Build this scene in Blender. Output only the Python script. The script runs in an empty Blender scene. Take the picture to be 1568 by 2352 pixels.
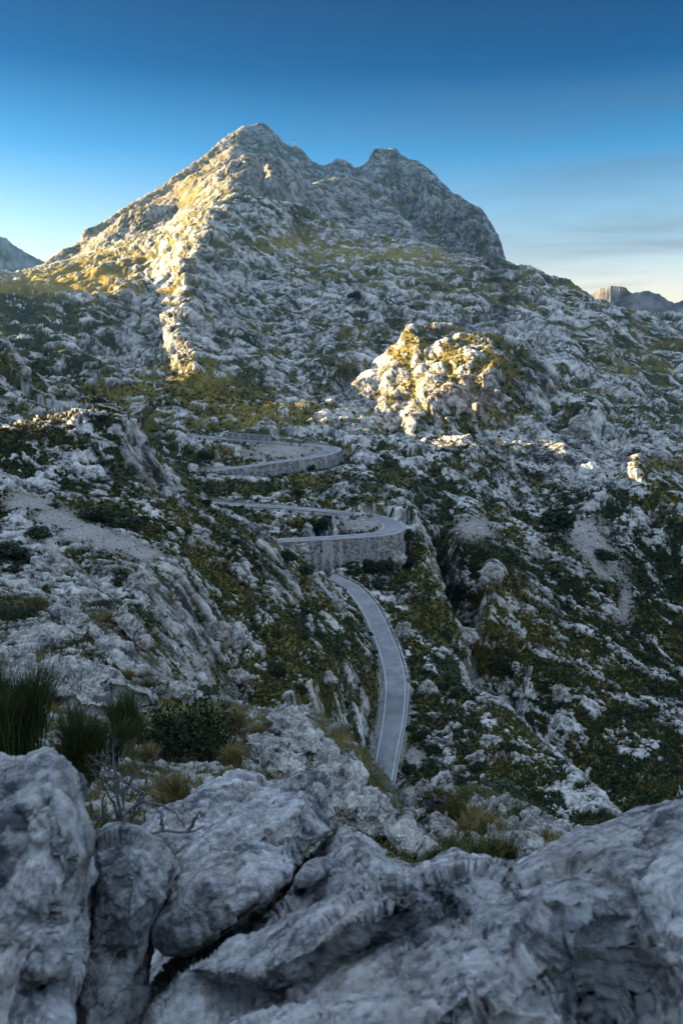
import bpy, math, random
import numpy as np
from concurrent.futures import ThreadPoolExecutor
random.seed(7)
RNG = np.random.default_rng(7)
scene = bpy.context.scene
rad = math.radians

# ------------------------------------------------------------------ camera, sky, sun, exposure
FD, CX, CY = 1829.3, 784.0, 1176.0          # focal length and centre in units of a 1568 x 2352 picture
PITCH = rad(11.5)
cam = bpy.data.cameras.new("camera")
cam.sensor_fit = 'VERTICAL'; cam.sensor_height = 36.0; cam.lens = 28.0
cam.clip_start = 0.05; cam.clip_end = 60000
cam.dof.use_dof = True; cam.dof.focus_distance = 140.0; cam.dof.aperture_fstop = 5.6
camo = bpy.data.objects.new("camera", cam)
scene.collection.objects.link(camo)
camo.location = (0, 0, 0); camo.rotation_euler = (math.pi/2 - PITCH, 0, 0)
scene.camera = camo
scene.render.resolution_x, scene.render.resolution_y = 682, 1024
scene.view_settings.view_transform = 'Standard'; scene.view_settings.look = 'None'
scene.view_settings.gamma = 1.0
scene.view_settings.exposure = 2.72
SUN_AZ, SUN_EL = rad(-75), rad(11)            # azimuth from the view axis (negative = left), elevation
SUNV = np.array([math.sin(SUN_AZ)*math.cos(SUN_EL), math.cos(SUN_AZ)*math.cos(SUN_EL), math.sin(SUN_EL)])
world = bpy.data.worlds.new("World"); scene.world = world; world.use_nodes = True
wn = world.node_tree; wn.nodes.clear()
w_out = wn.nodes.new('ShaderNodeOutputWorld'); w_bg = wn.nodes.new('ShaderNodeBackground')
w_sky = wn.nodes.new('ShaderNodeTexSky'); w_sky.sky_type = 'NISHITA'; w_sky.sun_disc = False
w_sky.sun_elevation = SUN_EL; w_sky.sun_rotation = SUN_AZ
w_sky.altitude = 400; w_sky.air_density = 1.0; w_sky.dust_density = 0.6; w_sky.ozone_density = 2.0
w_bg.inputs['Strength'].default_value = 0.11
# sky deepens to the frame top; zenith stops brightened and warmed as added fill; thin cirrus low on the right
w_tc = wn.nodes.new('ShaderNodeTexCoord'); w_sep = wn.nodes.new('ShaderNodeSeparateXYZ')
wn.links.new(w_tc.outputs['Generated'], w_sep.inputs[0])
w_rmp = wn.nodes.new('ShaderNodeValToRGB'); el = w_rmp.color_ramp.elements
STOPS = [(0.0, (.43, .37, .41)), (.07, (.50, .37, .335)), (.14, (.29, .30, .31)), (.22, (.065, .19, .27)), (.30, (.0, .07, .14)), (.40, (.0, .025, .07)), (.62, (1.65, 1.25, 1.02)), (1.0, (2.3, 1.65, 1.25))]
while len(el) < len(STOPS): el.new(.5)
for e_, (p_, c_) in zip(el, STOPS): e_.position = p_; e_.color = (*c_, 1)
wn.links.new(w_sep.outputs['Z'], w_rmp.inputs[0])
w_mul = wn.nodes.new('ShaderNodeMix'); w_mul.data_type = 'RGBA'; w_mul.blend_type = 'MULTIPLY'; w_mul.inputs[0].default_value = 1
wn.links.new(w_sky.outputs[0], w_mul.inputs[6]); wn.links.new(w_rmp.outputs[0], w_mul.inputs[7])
w_map = wn.nodes.new('ShaderNodeMapping'); w_map.inputs['Scale'].default_value = (1.6, 1.6, 17); w_map.inputs['Rotation'].default_value = (0, rad(9), 0)
w_noi = wn.nodes.new('ShaderNodeTexNoise'); w_noi.inputs['Scale'].default_value = 1.5; w_noi.inputs['Detail'].default_value = 7; w_noi.inputs['Roughness'].default_value = .55
w_noi.inputs['Distortion'].default_value = .35
wn.links.new(w_tc.outputs['Generated'], w_map.inputs[0]); wn.links.new(w_map.outputs[0], w_noi.inputs['Vector'])
w_r2 = wn.nodes.new('ShaderNodeValToRGB'); w_r2.color_ramp.elements[0].position = .46; w_r2.color_ramp.elements[1].position = .72
wn.links.new(w_noi.outputs['Fac'], w_r2.inputs[0])
w_r3 = wn.nodes.new('ShaderNodeMapRange'); w_r3.inputs[1].default_value = -.1; w_r3.inputs[2].default_value = .45; w_r3.inputs[3].default_value = .24; w_r3.inputs[4].default_value = .62
wn.links.new(w_sep.outputs['X'], w_r3.inputs[0])
w_fd = wn.nodes.new('ShaderNodeMapRange'); w_fd.inputs[1].default_value = .16; w_fd.inputs[2].default_value = .33; w_fd.inputs[3].default_value = 1; w_fd.inputs[4].default_value = .12
wn.links.new(w_sep.outputs['Z'], w_fd.inputs[0])
w_f2 = wn.nodes.new('ShaderNodeMath'); w_f2.operation = 'MULTIPLY'; wn.links.new(w_fd.outputs[0], w_f2.inputs[0]); wn.links.new(w_r3.outputs[0], w_f2.inputs[1])
w_fac = wn.nodes.new('ShaderNodeMath'); w_fac.operation = 'MULTIPLY'
wn.links.new(w_r2.outputs[0], w_fac.inputs[0]); wn.links.new(w_f2.outputs[0], w_fac.inputs[1])
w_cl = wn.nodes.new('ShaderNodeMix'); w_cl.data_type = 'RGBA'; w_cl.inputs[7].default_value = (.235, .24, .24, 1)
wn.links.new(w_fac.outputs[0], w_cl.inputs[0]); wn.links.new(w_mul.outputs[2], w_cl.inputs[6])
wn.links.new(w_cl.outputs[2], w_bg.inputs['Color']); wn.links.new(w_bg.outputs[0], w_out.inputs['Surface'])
sl = bpy.data.lights.new("sun", 'SUN'); sl.energy = 5.0; sl.angle = rad(0.5); sl.color = (1.0, 0.74, 0.39)
slo = bpy.data.objects.new("sun", sl); scene.collection.objects.link(slo)
from mathutils import Vector, Matrix
slo.rotation_euler = Vector(SUNV).to_track_quat('Z', 'Y').to_euler()
slo.location = (-200, 0, 200)

# ------------------------------------------------------------------ helpers
def azel(x, y):
    u = (np.asarray(x, float)-CX)/FD; v = (CY-np.asarray(y, float))/FD
    hy = math.cos(PITCH)+v*math.sin(PITCH); hz = -math.sin(PITCH)+v*math.cos(PITCH)
    return np.arctan2(u, hy), hz/np.hypot(u, hy)
def P(x, y, r):
    a, e = azel(x, y)
    return np.array([r*np.sin(a), r*np.cos(a), r*e])
def Pz(x, y, z):
    a, e = azel(x, y); r = z/e
    return np.array([r*np.sin(a), r*np.cos(a), z+0*r])
POOL = ThreadPoolExecutor(4)
_g = np.random.default_rng(1).normal(size=(256, 3)).astype(np.float32)
_g /= np.linalg.norm(_g, axis=1, keepdims=True)
def _perlin(p, seed):
    i = np.floor(p); f = (p-i).astype(np.float32); i = i.astype(np.int64)
    w = f*f*f*(f*(f*6-15)+10)
    hx = i[:, 0]*73856093+seed*1013; hy = i[:, 1]*19349663; hz = i[:, 2]*83492791
    r = None
    for dx in (0, 1):
        wx = w[:, 0] if dx else 1-w[:, 0]
        for dy in (0, 1):
            wy = w[:, 1] if dy else 1-w[:, 1]
            for dz in (0, 1):
                wz = w[:, 2] if dz else 1-w[:, 2]
                h = (hx+dx*73856093) ^ (hy+dy*19349663) ^ (hz+dz*83492791)
                h = (h ^ (h >> 13))*1274126177; h = (h ^ (h >> 16)) & 255
                g = _g[h]
                d = g[:, 0]*(f[:, 0]-dx)+g[:, 1]*(f[:, 1]-dy)+g[:, 2]*(f[:, 2]-dz)
                t = wx*wy*wz*d
                r = t if r is None else r+t
    return r*1.6
def perlin(p, seed=0):
    p = np.ascontiguousarray(p)
    n = len(p)
    if n < 40000: return _perlin(p, seed)
    ch = np.array_split(np.arange(n), 16)
    return np.concatenate(list(POOL.map(lambda c: _perlin(p[c[0]:c[-1]+1], seed), ch)))
def _facet(p, seed, crack):
    """broken blocks: every cell of a jittered lattice is a tilted facet of its own height"""
    i = np.floor(p).astype(np.int64); f = (p-i).astype(np.float32)
    best = np.full(len(p), 9e9, np.float32); sec = np.full(len(p), 9e9, np.float32)
    bh = np.zeros(len(p), np.int64); bd = np.zeros((len(p), 3), np.float32)
    for dx in (-1, 0, 1):
        for dy in (-1, 0, 1):
            for dz in (-1, 0, 1):
                h = ((i[:, 0]+dx)*73856093+seed*7919) ^ ((i[:, 1]+dy)*19349663) ^ ((i[:, 2]+dz)*83492791)
                h = (h ^ (h >> 13))*1274126177; h = h ^ (h >> 16)
                q = np.stack([dx+.5+.42*_g[h & 255, 0]-f[:, 0], dy+.5+.42*_g[h & 255, 1]-f[:, 1], dz+.5+.42*_g[h & 255, 2]-f[:, 2]], 1)
                d = (q*q).sum(1); m = d < best
                sec = np.where(m, best, np.minimum(sec, d))
                best = np.where(m, d, best); bh = np.where(m, h, bh); bd = np.where(m[:, None], q, bd)
    g = _g[(bh >> 8) & 255]
    v = g[:, 2]*.42-(g*bd).sum(1)*.75-best*.35+.12
    if crack: v = v-crack*np.clip(1-(np.sqrt(sec)-np.sqrt(best))/.16, 0, 1)
    return v.astype(np.float32)
def facet(p, seed=0, crack=.25):
    p = np.ascontiguousarray(p); n = len(p)
    if n < 20000: return _facet(p, seed, crack)
    return np.concatenate(list(POOL.map(lambda c: _facet(p[c[0]:c[-1]+1], seed, crack), np.array_split(np.arange(n), 24))))
def sstep(a, b, x):
    t = np.clip((x-a)/(b-a), 0, 1); return t*t*(3-2*t)
def grid_faces(nr, nc, close=False):
    i = np.arange(nr-1)[:, None]*nc; j = np.arange(nc-1)[None, :]
    a = (i+j).ravel()
    return np.stack([a, a+1, a+1+nc, a+nc], 1)
def link_mesh(name, v, f, mats=(), parent=None, smooth=True, attrs=None, midx=None):
    """one mesh object from numpy vertices and faces (quads, or triangles)"""
    v = np.asarray(v, np.float32); f = np.asarray(f, np.int32)
    me = bpy.data.meshes.new(name)
    k = f.shape[1]
    me.vertices.add(len(v)); me.vertices.foreach_set('co', v.ravel())
    me.loops.add(f.size); me.loops.foreach_set('vertex_index', f.ravel())
    me.polygons.add(len(f)); me.polygons.foreach_set('loop_start', np.arange(0, f.size, k, dtype=np.int32))
    if midx is not None: me.polygons.foreach_set('material_index', np.asarray(midx, np.int32))
    me.update(calc_edges=True)
    me.polygons.foreach_set('use_smooth', np.full(len(f), smooth))
    for k2, a in (attrs or {}).items():
        at = me.attributes.new(k2, 'FLOAT', 'POINT'); at.data.foreach_set('value', np.asarray(a, np.float32))
    for m in (mats if isinstance(mats, (list, tuple)) else [mats]): me.materials.append(m)
    o = bpy.data.objects.new(name, me); scene.collection.objects.link(o)
    if parent is not None: o.parent = parent
    return o
def tag(o, label=None, cat=None, group=None, kind=None):
    if label: o['label'] = label
    if cat: o['category'] = cat
    if group: o['group'] = group
    if kind: o['kind'] = kind
    return o
def empty(name, loc, rz=0.0):
    o = bpy.data.objects.new(name, None); scene.collection.objects.link(o)
    o.location = loc; o.rotation_euler = (0, 0, rz); o.empty_display_size = 0.3
    return o

QUAL = 1.15
SCR = 1.0
RIDGE_Y = [-900, 0, 210, 300, 385, 430, 560, 600, 740, 775, 841, 890, 946, 1000, 1030, 1055, 1120]
RIDGE_Z = [160, 150, 136, 100, 70, 98, 92, 57, 62, 96, 126, 140, 143, 165, 172, 110, -60]
# ------------------------------------------------------------------ the lie of the land: survey points (picture x, y and distance)
CT = []                                        # (az, ln r, elevation)
def ln(pts, dip=None, step=18.0, back=1.13, front=None):
    """a surveyed line; dip = the ground falls away behind it by so many units"""
    out = []
    for (x0, y0, r0), (x1, y1, r1) in zip(pts[:-1], pts[1:]):
        n = max(1, int(math.hypot(x1-x0, y1-y0)/step))
        for k in range(n):
            t = k/n; out.append((x0+(x1-x0)*t, y0+(y1-y0)*t, math.exp(math.log(r0)*(1-t)+math.log(r1)*t)))
    out.append(pts[-1])
    for x, y, r in out:
        a, e = azel(x, y); CT.append((a, math.log(r), e))
        if dip:
            a, e = azel(x, y+dip); CT.append((a, math.log(r*back), e))
        if front:
            a, e = azel(x, y+front); CT.append((a, math.log(r*.965), e))
def pt(*ps):
    for x, y, r in ps:
        a, e = azel(x, y); CT.append((a, math.log(r), e))
# near ground under and behind the boulders
for x in range(-400, 2100, 200): pt((x, 2900, 2.2), (x, 2560, 3.2))
pt((-300, 2100, 5), (0, 2050, 5), (300, 1985, 5.2), (500, 1960, 5.6), (700, 2020, 5.5), (900, 2080, 5.5), (1100, 2080, 6), (1400, 2080, 6.5), (1750, 2080, 7))
pt((-250, 1800, 8), (-20, 1760, 8), (200, 1790, 8), (330, 1850, 7), (430, 1790, 9), (540, 1760, 9.5), (450, 1700, 12))
pt((-200, 1560, 14), (0, 1560, 15), (150, 1600, 15), (300, 1640, 14.5), (420, 1640, 15))
ln([(-300, 1430, 40), (0, 1440, 34), (150, 1410, 36), (300, 1440, 34), (345, 1500, 28), (350, 1560, 23), (420, 1590, 20), (520, 1620, 17.5), (620, 1640, 16), (720, 1640, 15.5), (800, 1680, 14), (838, 1740, 12.6), (850, 1810, 11), (930, 1880, 9.6), (1010, 1950, 8.5)], dip=150, back=1.7)
pt((0, 1500, 24), (200, 1510, 22), (100, 1460, 29), (600, 1720, 12), (720, 1740, 12), (760, 1850, 9.5), (880, 1920, 8.2))
# right hand shelf of rocks and grass
ln([(1010, 1960, 9), (930, 1850, 15), (985, 1815, 18), (1080, 1800, 19), (1200, 1850, 17), (1310, 1920, 14), (1450, 1985, 12), (1700, 2040, 11)], dip=190, back=1.7)
pt((1100, 1900, 12.5), (1000, 1900, 12), (1200, 1930, 12.5), (1150, 1970, 10))
# hillside above the lower road
ln([(430, 1128, 238), (520, 1178, 245), (590, 1225, 250), (640, 1258, 256), (690, 1290, 266), (735, 1322, 280), (760, 1340, 287)], dip=45, back=1.1)
pt((600, 1300, 215), (600, 1450, 185), (560, 1560, 160), (560, 1640, 145), (700, 1620, 150), (700, 1500, 183), (700, 1400, 222), (800, 1700, 150), (780, 1780, 140), (820, 1600, 188), (830, 1500, 222), (790, 1420, 250))
pt((500, 1300, 200), (480, 1430, 165), (400, 1330, 160), (380, 1440, 126), (430, 1540, 110), (330, 1320, 150), (450, 1220, 215), (390, 1170, 215))
# gravel track and the nearer left knolls
pt((40, 1145, 185), (110, 1180, 178), (200, 1225, 170), (290, 1255, 172), (360, 1275, 178), (210, 1265, 150))
ln([(-300, 1190, 150), (0, 1230, 146), (60, 1222, 145), (110, 1235, 140), (150, 1290, 128), (200, 1330, 118), (260, 1370, 110)], dip=26, back=1.1)
pt((0, 1330, 108), (100, 1340, 106), (180, 1390, 94), (330, 1390, 122), (290, 1310, 140), (0, 1390, 84), (-250, 1330, 95), (350, 1450, 110), (350, 1530, 94), (450, 1580, 106), (400, 1500, 112))
# left crag
ln([(-300, 960, 260), (0, 985, 262), (40, 962, 262), (100, 945, 262), (160, 948, 258), (210, 938, 256), (255, 936, 256), (295, 952, 256), (322, 985, 256), (318, 1010, 254), (345, 1045, 252), (365, 1075, 250), (362, 1110, 246), (372, 1135, 244), (430, 1128, 240)], dip=75, back=1.14)
pt((0, 1060, 236), (60, 1100, 225), (110, 1165, 196), (180, 1190, 196), (250, 1130, 222), (300, 1080, 234), (320, 1180, 205), (200, 1000, 246), (100, 1030, 240), (-250, 1100, 215), (0, 1130, 195), (300, 1150, 214))
# road benches (natural ground close to the road)
pt((860, 1830, 178), (887, 1732, 196), (905, 1648, 213), (908, 1567, 231), (893, 1504, 247), (874, 1452, 261), (849, 1398, 276), (811, 1352, 286), (777, 1331, 289))
pt((650, 1290, 296), (700, 1292, 300), (760, 1302, 303), (830, 1285, 304), (900, 1262, 308), (935, 1225, 318))
pt((800, 1208, 322), (700, 1205, 325), (600, 1200, 330), (850, 1204, 322), (560, 1150, 352), (500, 1140, 358))
pt((484, 1105, 379), (540, 1104, 384), (600, 1102, 391), (660, 1096, 400), (720, 1085, 410), (775, 1060, 428))
pt((480, 1120, 370), (600, 1130, 372), (700, 1140, 372), (640, 1156, 352), (770, 1150, 358))
pt((640, 1040, 432), (720, 1034, 434), (540, 1045, 425), (440, 1050, 415), (560, 1000, 470), (420, 990, 475), (340, 980, 485))
pt((800, 1120, 380), (790, 1080, 410), (820, 1030, 436), (860, 980, 480), (850, 1060, 420), (862, 1140, 368))
pt((888, 1060, 432), (905, 1010, 465), (895, 1120, 392), (930, 1165, 355), (960, 1180, 345))
pt((800, 1000, 470), (700, 985, 490), (620, 970, 505), (520, 965, 515), (420, 950, 530), (300, 930, 560))
# valley side to the right of the lower road
pt((945, 1800, 178), (965, 1700, 200), (975, 1600, 224), (965, 1500, 250), (945, 1420, 272), (890, 1340, 298), (930, 1290, 312))
ln([(1000, 1480, 262), (1040, 1540, 246), (1100, 1590, 232), (1160, 1620, 224), (1230, 1690, 208), (1310, 1760, 192), (1400, 1850, 176), (1500, 1960, 160), (1650, 2100, 140)], dip=90, back=1.3)
pt((1050, 1660, 208), (1060, 1760, 184), (1150, 1760, 180), (1200, 1850, 162), (1300, 1870, 165), (1000, 1860, 165), (1400, 1950, 150))
pt((1060, 1450, 296), (1020, 1380, 312), (1000, 1300, 330), (1050, 1250, 348), (1125, 1320, 326), (1110, 1400, 312), (1200, 1380, 335), (1200, 1480, 318), (1180, 1560, 300), (1300, 1550, 310), (1300, 1450, 342), (1300, 1650, 290), (1400, 1650, 300), (1400, 1760, 270), (1500, 1800, 262), (1568, 1700, 300), (1500, 1600, 325), (1480, 1900, 235), (1700, 1700, 300), (1700, 1850, 250))
pt((1300, 1300, 372), (1360, 1290, 380), (1420, 1380, 372), (1440, 1450, 358), (1460, 1300, 400), (1540, 1350, 400), (1560, 1450, 372), (1540, 1230, 420), (1320, 1220, 402), (1280, 1180, 425), (1380, 1200, 415), (1200, 1250, 378), (1120, 1200, 390), (1020, 1180, 380), (1060, 1120, 412))
pt((1000, 1050, 455), (1100, 1080, 448), (1180, 1020, 490), (1280, 1100, 455), (1240, 1050, 485), (1400, 1130, 445), (1480, 1150, 440), (1560, 1150, 440), (1700, 1200, 430), (1700, 1400, 400))
# sunlit knob
ln([(804, 945, 580), (812, 900, 602), (830, 868, 616), (880, 830, 622), (905, 800, 624), (950, 755, 640), (990, 730, 648), (1030, 745, 644), (1090, 762, 630), (1150, 778, 618), (1200, 805, 606), (1228, 838, 596)], dip=42, back=1.07)
pt((830, 964, 560), (840, 905, 588), (845, 935, 572), (868, 862, 602), (900, 850, 588), (900, 930, 549), (870, 905, 573), (900, 968, 528), (960, 962, 514), (920, 880, 570), (1000, 850, 566), (1000, 790, 606), (1080, 850, 554), (1130, 830, 562), (1100, 905, 522), (1040, 935, 518), (1080, 950, 530), (1000, 985, 505), (1150, 890, 540))
ln([(1232, 900, 552), (1205, 928, 540), (1165, 970, 522), (1120, 1015, 500)])
pt((1110, 960, 528), (1070, 1000, 500), (1150, 925, 540), (1240, 960, 525), (1230, 1000, 508))
pt((1330, 950, 560), (1330, 1010, 530), (1380, 1040, 520), (1425, 1030, 522), (1470, 1025, 508), (1540, 1090, 492), (1568, 1130, 482), (1650, 1150, 480), (1415, 1085, 494), (1450, 1070, 482))
pt((1440, 1110, 474), (1530, 1138, 466), (1480, 985, 560), (1400, 1000, 560))
# the gully left of the knob and the big central face
pt((780, 920, 600), (780, 840, 660), (800, 760, 740), (850, 700, 820), (700, 900, 620), (650, 930, 575), (560, 920, 580), (600, 830, 690), (700, 800, 720), (560, 740, 770), (640, 700, 870), (740, 680, 900), (760, 600, 1080), (680, 590, 1080), (560, 640, 900), (600, 690, 890))
pt((540, 560, 1030), (620, 530, 1160), (500, 620, 885), (480, 720, 745), (480, 830, 635), (520, 780, 690), (500, 670, 810), (440, 870, 590), (380, 900, 575), (500, 900, 575), (860, 620, 1050))
# lit left edge of the central spur
ln([(530, 453, 1220), (500, 490, 1110), (461, 532, 1010), (446, 568, 945), (405, 619, 850), (398, 665, 790), (375, 717, 725), (405, 755, 675), (430, 790, 645), (452, 828, 618)])
pt((400, 560, 1090), (360, 620, 1070), (330, 680, 960), (300, 700, 900), (290, 640, 1060), (340, 750, 820), (300, 800, 730), (350, 840, 680), (390, 830, 650), (250, 850, 640), (200, 880, 600))
# left rib, the dark gully, the left crag and the saddle
ln([(155, 740, 760), (165, 715, 790), (220, 685, 860), (280, 660, 930), (340, 640, 985)], dip=26, back=1.06)
pt((200, 760, 735), (180, 820, 660), (100, 830, 655), (60, 760, 760), (100, 720, 840), (60, 690, 920), (150, 690, 900), (40, 900, 560), (120, 900, 580), (140, 880, 590), (80, 945, 470))
ln([(-300, 700, 600), (-100, 760, 580), (0, 785, 560), (30, 800, 550), (50, 850, 540), (80, 890, 520)], dip=40, back=1.1)
pt((0, 860, 520), (-200, 850, 500), (0, 930, 420), (-100, 950, 380))
pt((0, 700, 920), (0, 660, 1060), (80, 660, 1080), (160, 655, 1120), (230, 640, 1120), (-200, 640, 1000))
ln([(-300, 600, 1300), (-100, 625, 1350), (0, 634, 1400), (60, 628, 1480), (102, 618, 1520), (205, 588, 1480), (272, 558, 1440), (328, 542, 1420), (379, 527, 1400), (436, 496, 1370), (492, 471, 1330), (530, 451, 1240), (595, 456, 1260), (630, 460, 1290), (666, 480, 1300), (743, 497, 1340), (784, 516, 1360), (841, 532, 1380), (918, 548, 1390), (995, 560, 1390), (1031, 583, 1370), (1082, 601, 1350), (1123, 588, 1340), (1164, 597, 1330), (1210, 627, 1290), (1256, 628, 1250), (1277, 640, 1230), (1318, 658, 1180), (1348, 673, 1140), (1394, 700, 1130), (1482, 724, 1150), (1568, 737, 1150), (1700, 760, 1150), (1850, 800, 1150)], dip=40, back=1.12)
pt((740, 558, 1270), (690, 548, 1290), (840, 574, 1290), (960, 578, 1300), (1010, 586, 1290), (890, 564, 1340), (1050, 620, 1200), (900, 650, 1020), (1000, 690, 960), (1100, 700, 960), (1150, 660, 1080), (1250, 700, 980), (1300, 690, 1040), (1250, 780, 820), (1350, 760, 930), (1400, 800, 900), (1450, 760, 1010))
pt((1260, 850, 680), (1300, 900, 630), (1350, 850, 740), (1400, 900, 670), (1400, 970, 590), (1340, 1000, 530), (1260, 950, 565), (1280, 990, 530), (1480, 960, 605), (1500, 870, 880), (1530, 920, 740), (1560, 820, 1020), (1568, 960, 660), (1500, 800, 1010), (1560, 1030, 545), (1700, 900, 900))
# cliffs behind the shoulder
ln([(410, 463, 1960), (440, 440, 1950), (470, 415, 1940), (500, 395, 1920), (530, 378, 1900), (560, 368, 1910), (615, 360, 1930), (640, 366, 1930), (666, 389, 1950), (690, 405, 1980), (707, 424, 2020), (735, 412, 2080), (764, 407, 2120), (820, 410, 2150), (866, 424, 2160), (885, 450, 2080), (907, 481, 2000), (943, 517, 1920), (964, 558, 1840)], dip=55, back=1.08, front=22)
pt((533, 446, 1865), (600, 468, 1850), (666, 490, 1850), (560, 440, 1870), (740, 510, 1880), (800, 520, 1880), (900, 550, 1850), (700, 450, 1950), (800, 450, 2050), (860, 480, 2040), (480, 450, 1800), (430, 490, 1740), (590, 440, 1890), (640, 440, 1895))
ln([(282, 491, 1960), (320, 475, 1960), (348, 468, 1950), (380, 470, 1950), (410, 466, 1950)], dip=8, back=1.03)
pt((290, 535, 1915), (350, 515, 1905), (400, 500, 1900), (230, 560, 1880), (430, 440, 2050), (460, 408, 2120), (400, 455, 2080), (300, 500, 1945), (370, 490, 1935))
ln([(-250, 690, 2000), (0, 660, 1950), (67, 622, 1980), (108, 596, 2040), (150, 572, 2100), (177, 555, 2150), (192, 527, 2260), (251, 501, 2380), (282, 478, 2440), (343, 442, 2560), (390, 412, 2640), (400, 404, 2660), (459, 363, 2780), (513, 317, 2920), (561, 287, 2980), (572, 291, 2995), (582, 289, 3000), (588, 281, 3000), (603, 281, 3000), (623, 296, 3000), (640, 316, 3000), (654, 328, 3000), (676, 336, 3000), (690, 341, 3000), (715, 366, 3000), (732, 375, 3000), (748, 380, 3000), (762, 372, 3000), (772, 363, 3000), (788, 363, 3000), (800, 371, 3000), (812, 384, 3000), (824, 383, 2990), (836, 376, 2980), (846, 376, 2970), (850, 360, 2965), (857, 344, 2960), (866, 341, 2960), (880, 347, 2960), (895, 351, 2950), (899, 343, 2950), (906, 344, 2940), (935, 362, 2900), (969, 376, 2860), (1000, 402, 2800), (1031, 435, 2720), (1072, 461, 2640), (1100, 478, 2580), (1118, 496, 2540), (1134, 525, 2470), (1146, 548, 2440), (1158, 588, 2390), (1164, 600, 2380), (1185, 660, 2340), (1300, 800, 2300), (1850, 900, 2300)], dip=60, back=1.06, front=26)
pt((500, 380, 2600), (530, 345, 2720), (590, 350, 2860), (640, 370, 2850), (700, 400, 2860), (780, 400, 2900), (850, 400, 2890), (470, 400, 2500), (545, 315, 2860), (600, 320, 2930), (900, 420, 2870), (960, 460, 2760), (1000, 520, 2600), (1060, 540, 2520), (1100, 580, 2420), (930, 500, 2680), (350, 460, 2450), (250, 525, 2230), (870, 380, 2920), (1020, 480, 2650), (440, 400, 2560))
for x in range(-400, 2100, 250): pt((x, 1000, 4600))

_c = np.array(CT); KR = 0.42
_q = np.stack([_c[:, 0], _c[:, 1]*KR], 1)
def _phi(d2): return -np.sqrt(d2+0.004**2)
_K = _phi(((_q[:, None]-_q[None])**2).sum(-1)); _n = len(_q)
_A = np.zeros((_n+3, _n+3)); _A[:_n, :_n] = _K+np.eye(_n)*0.0006
_T = np.stack([np.ones(_n), _q[:, 0], _q[:, 1]], 1); _A[:_n, _n:] = _T; _A[_n:, :_n] = _T.T
_w = np.linalg.solve(_A, np.concatenate([_c[:, 2], np.zeros(3)]))
AZ0, AZ1, LR0, LR1 = rad(-33), rad(33), math.log(2.4), math.log(3600.0)
GA, GR = 560, 760
_ga = np.linspace(AZ0, AZ1, GA); _gr = np.linspace(LR0, LR1, GR)
def _rbf(rows):
    lr = _gr[rows]
    q = np.stack(np.meshgrid(_ga, lr*KR, indexing='xy'), -1).reshape(-1, 2).astype(np.float32)
    out = np.full(len(q), _w[_n], np.float32)+q[:, 0]*np.float32(_w[_n+1])+q[:, 1]*np.float32(_w[_n+2])
    qc = _q.astype(np.float32); w = _w[:_n].astype(np.float32)
    for s in range(0, _n, 128):
        d = (q[:, 0:1]-qc[None, s:s+128, 0])**2+(q[:, 1:2]-qc[None, s:s+128, 1])**2
        out += _phi(d) @ w[s:s+128]
    return out.reshape(len(rows), GA)
EG = np.concatenate(list(POOL.map(_rbf, np.array_split(np.arange(GR), 40))))
def elev(az, lr):
    """elevation tangent of the bare ground, bilinear in the survey grid"""
    u = np.clip((az-AZ0)/(AZ1-AZ0)*(GA-1), 0, GA-1.001); v = np.clip((lr-LR0)/(LR1-LR0)*(GR-1), 0, GR-1.001)
    i = u.astype(int); j = v.astype(int); fu = u-i; fv = v-j
    return (EG[j, i]*(1-fu)+EG[j, i+1]*fu)*(1-fv)+(EG[j+1, i]*(1-fu)+EG[j+1, i+1]*fu)*fv
def ground(x, y):
    r = np.hypot(x, y); return r*elev(np.arctan2(x, y), np.log(r))

# ------------------------------------------------------------------ roads (centre lines) 
def chain(pts, step=1.2):
    p = np.array(pts); d = np.concatenate([[0], np.cumsum(np.linalg.norm(np.diff(p, axis=0), axis=1))])
    # Catmull-Rom through the points, then even steps
    q = np.concatenate([[2*p[0]-p[1]], p, [2*p[-1]-p[-2]]]); out = []
    for i in range(1, len(q)-2):
        for t in np.linspace(0, 1, 40, endpoint=False):
            a, b, c, e = q[i-1], q[i], q[i+1], q[i+2]
            out.append(.5*(2*b+(c-a)*t+(2*a-5*b+4*c-e)*t*t+(3*b-a-3*c+e)*t**3))
    out.append(p[-1]); p = np.array(out)
    d = np.concatenate([[0], np.cumsum(np.linalg.norm(np.diff(p, axis=0), axis=1))])
    s = np.arange(0, d[-1], step)
    return np.stack([np.interp(s, d, p[:, k]) for k in range(p.shape[1])], 1)
def pw(x, y, r, w): return np.append(P(x, y, r), w)
def pzw(x, y, z, w): return np.append(Pz(x, y, z), w)
R_low = chain([pw(840, 1960, 150, 5.6), pw(855, 1890, 162, 5.6), pw(871, 1822, 176, 5.6), pw(888, 1732, 194, 5.7), pw(903, 1648, 212, 6.3), pw(908, 1567, 230, 6.7), pw(895, 1504, 247, 6.9), pw(875, 1452, 262, 6.9), pw(848, 1396, 275, 7.0), pw(811, 1352, 286, 7.0), pw(777, 1330, 289, 6.9), pw(752, 1323, 290, 6.7)])
R_mid = chain([pzw(600, 1248, -73.4, 6), pzw(640, 1241.5, -73.2, 6), pzw(700, 1238, -73, 6), pzw(764, 1234.5, -72.8, 6), pzw(830, 1230, -72.3, 6.6), pzw(870, 1226, -71.8, 7.4), pzw(894, 1219, -71.4, 8.6), pzw(903, 1210, -71.2, 9), pzw(893, 1199, -70.9, 8.8), pzw(868, 1188.5, -70.4, 7.6), pzw(830, 1181.5, -70, 6.6), pzw(764, 1174.5, -69.2, 6), pzw(700, 1168.5, -68.6, 6), pzw(640, 1164, -68, 6), pzw(580, 1161, -67.3, 6), pzw(515, 1158, -66.5, 6), pzw(440, 1153, -65.5, 6)])
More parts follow.
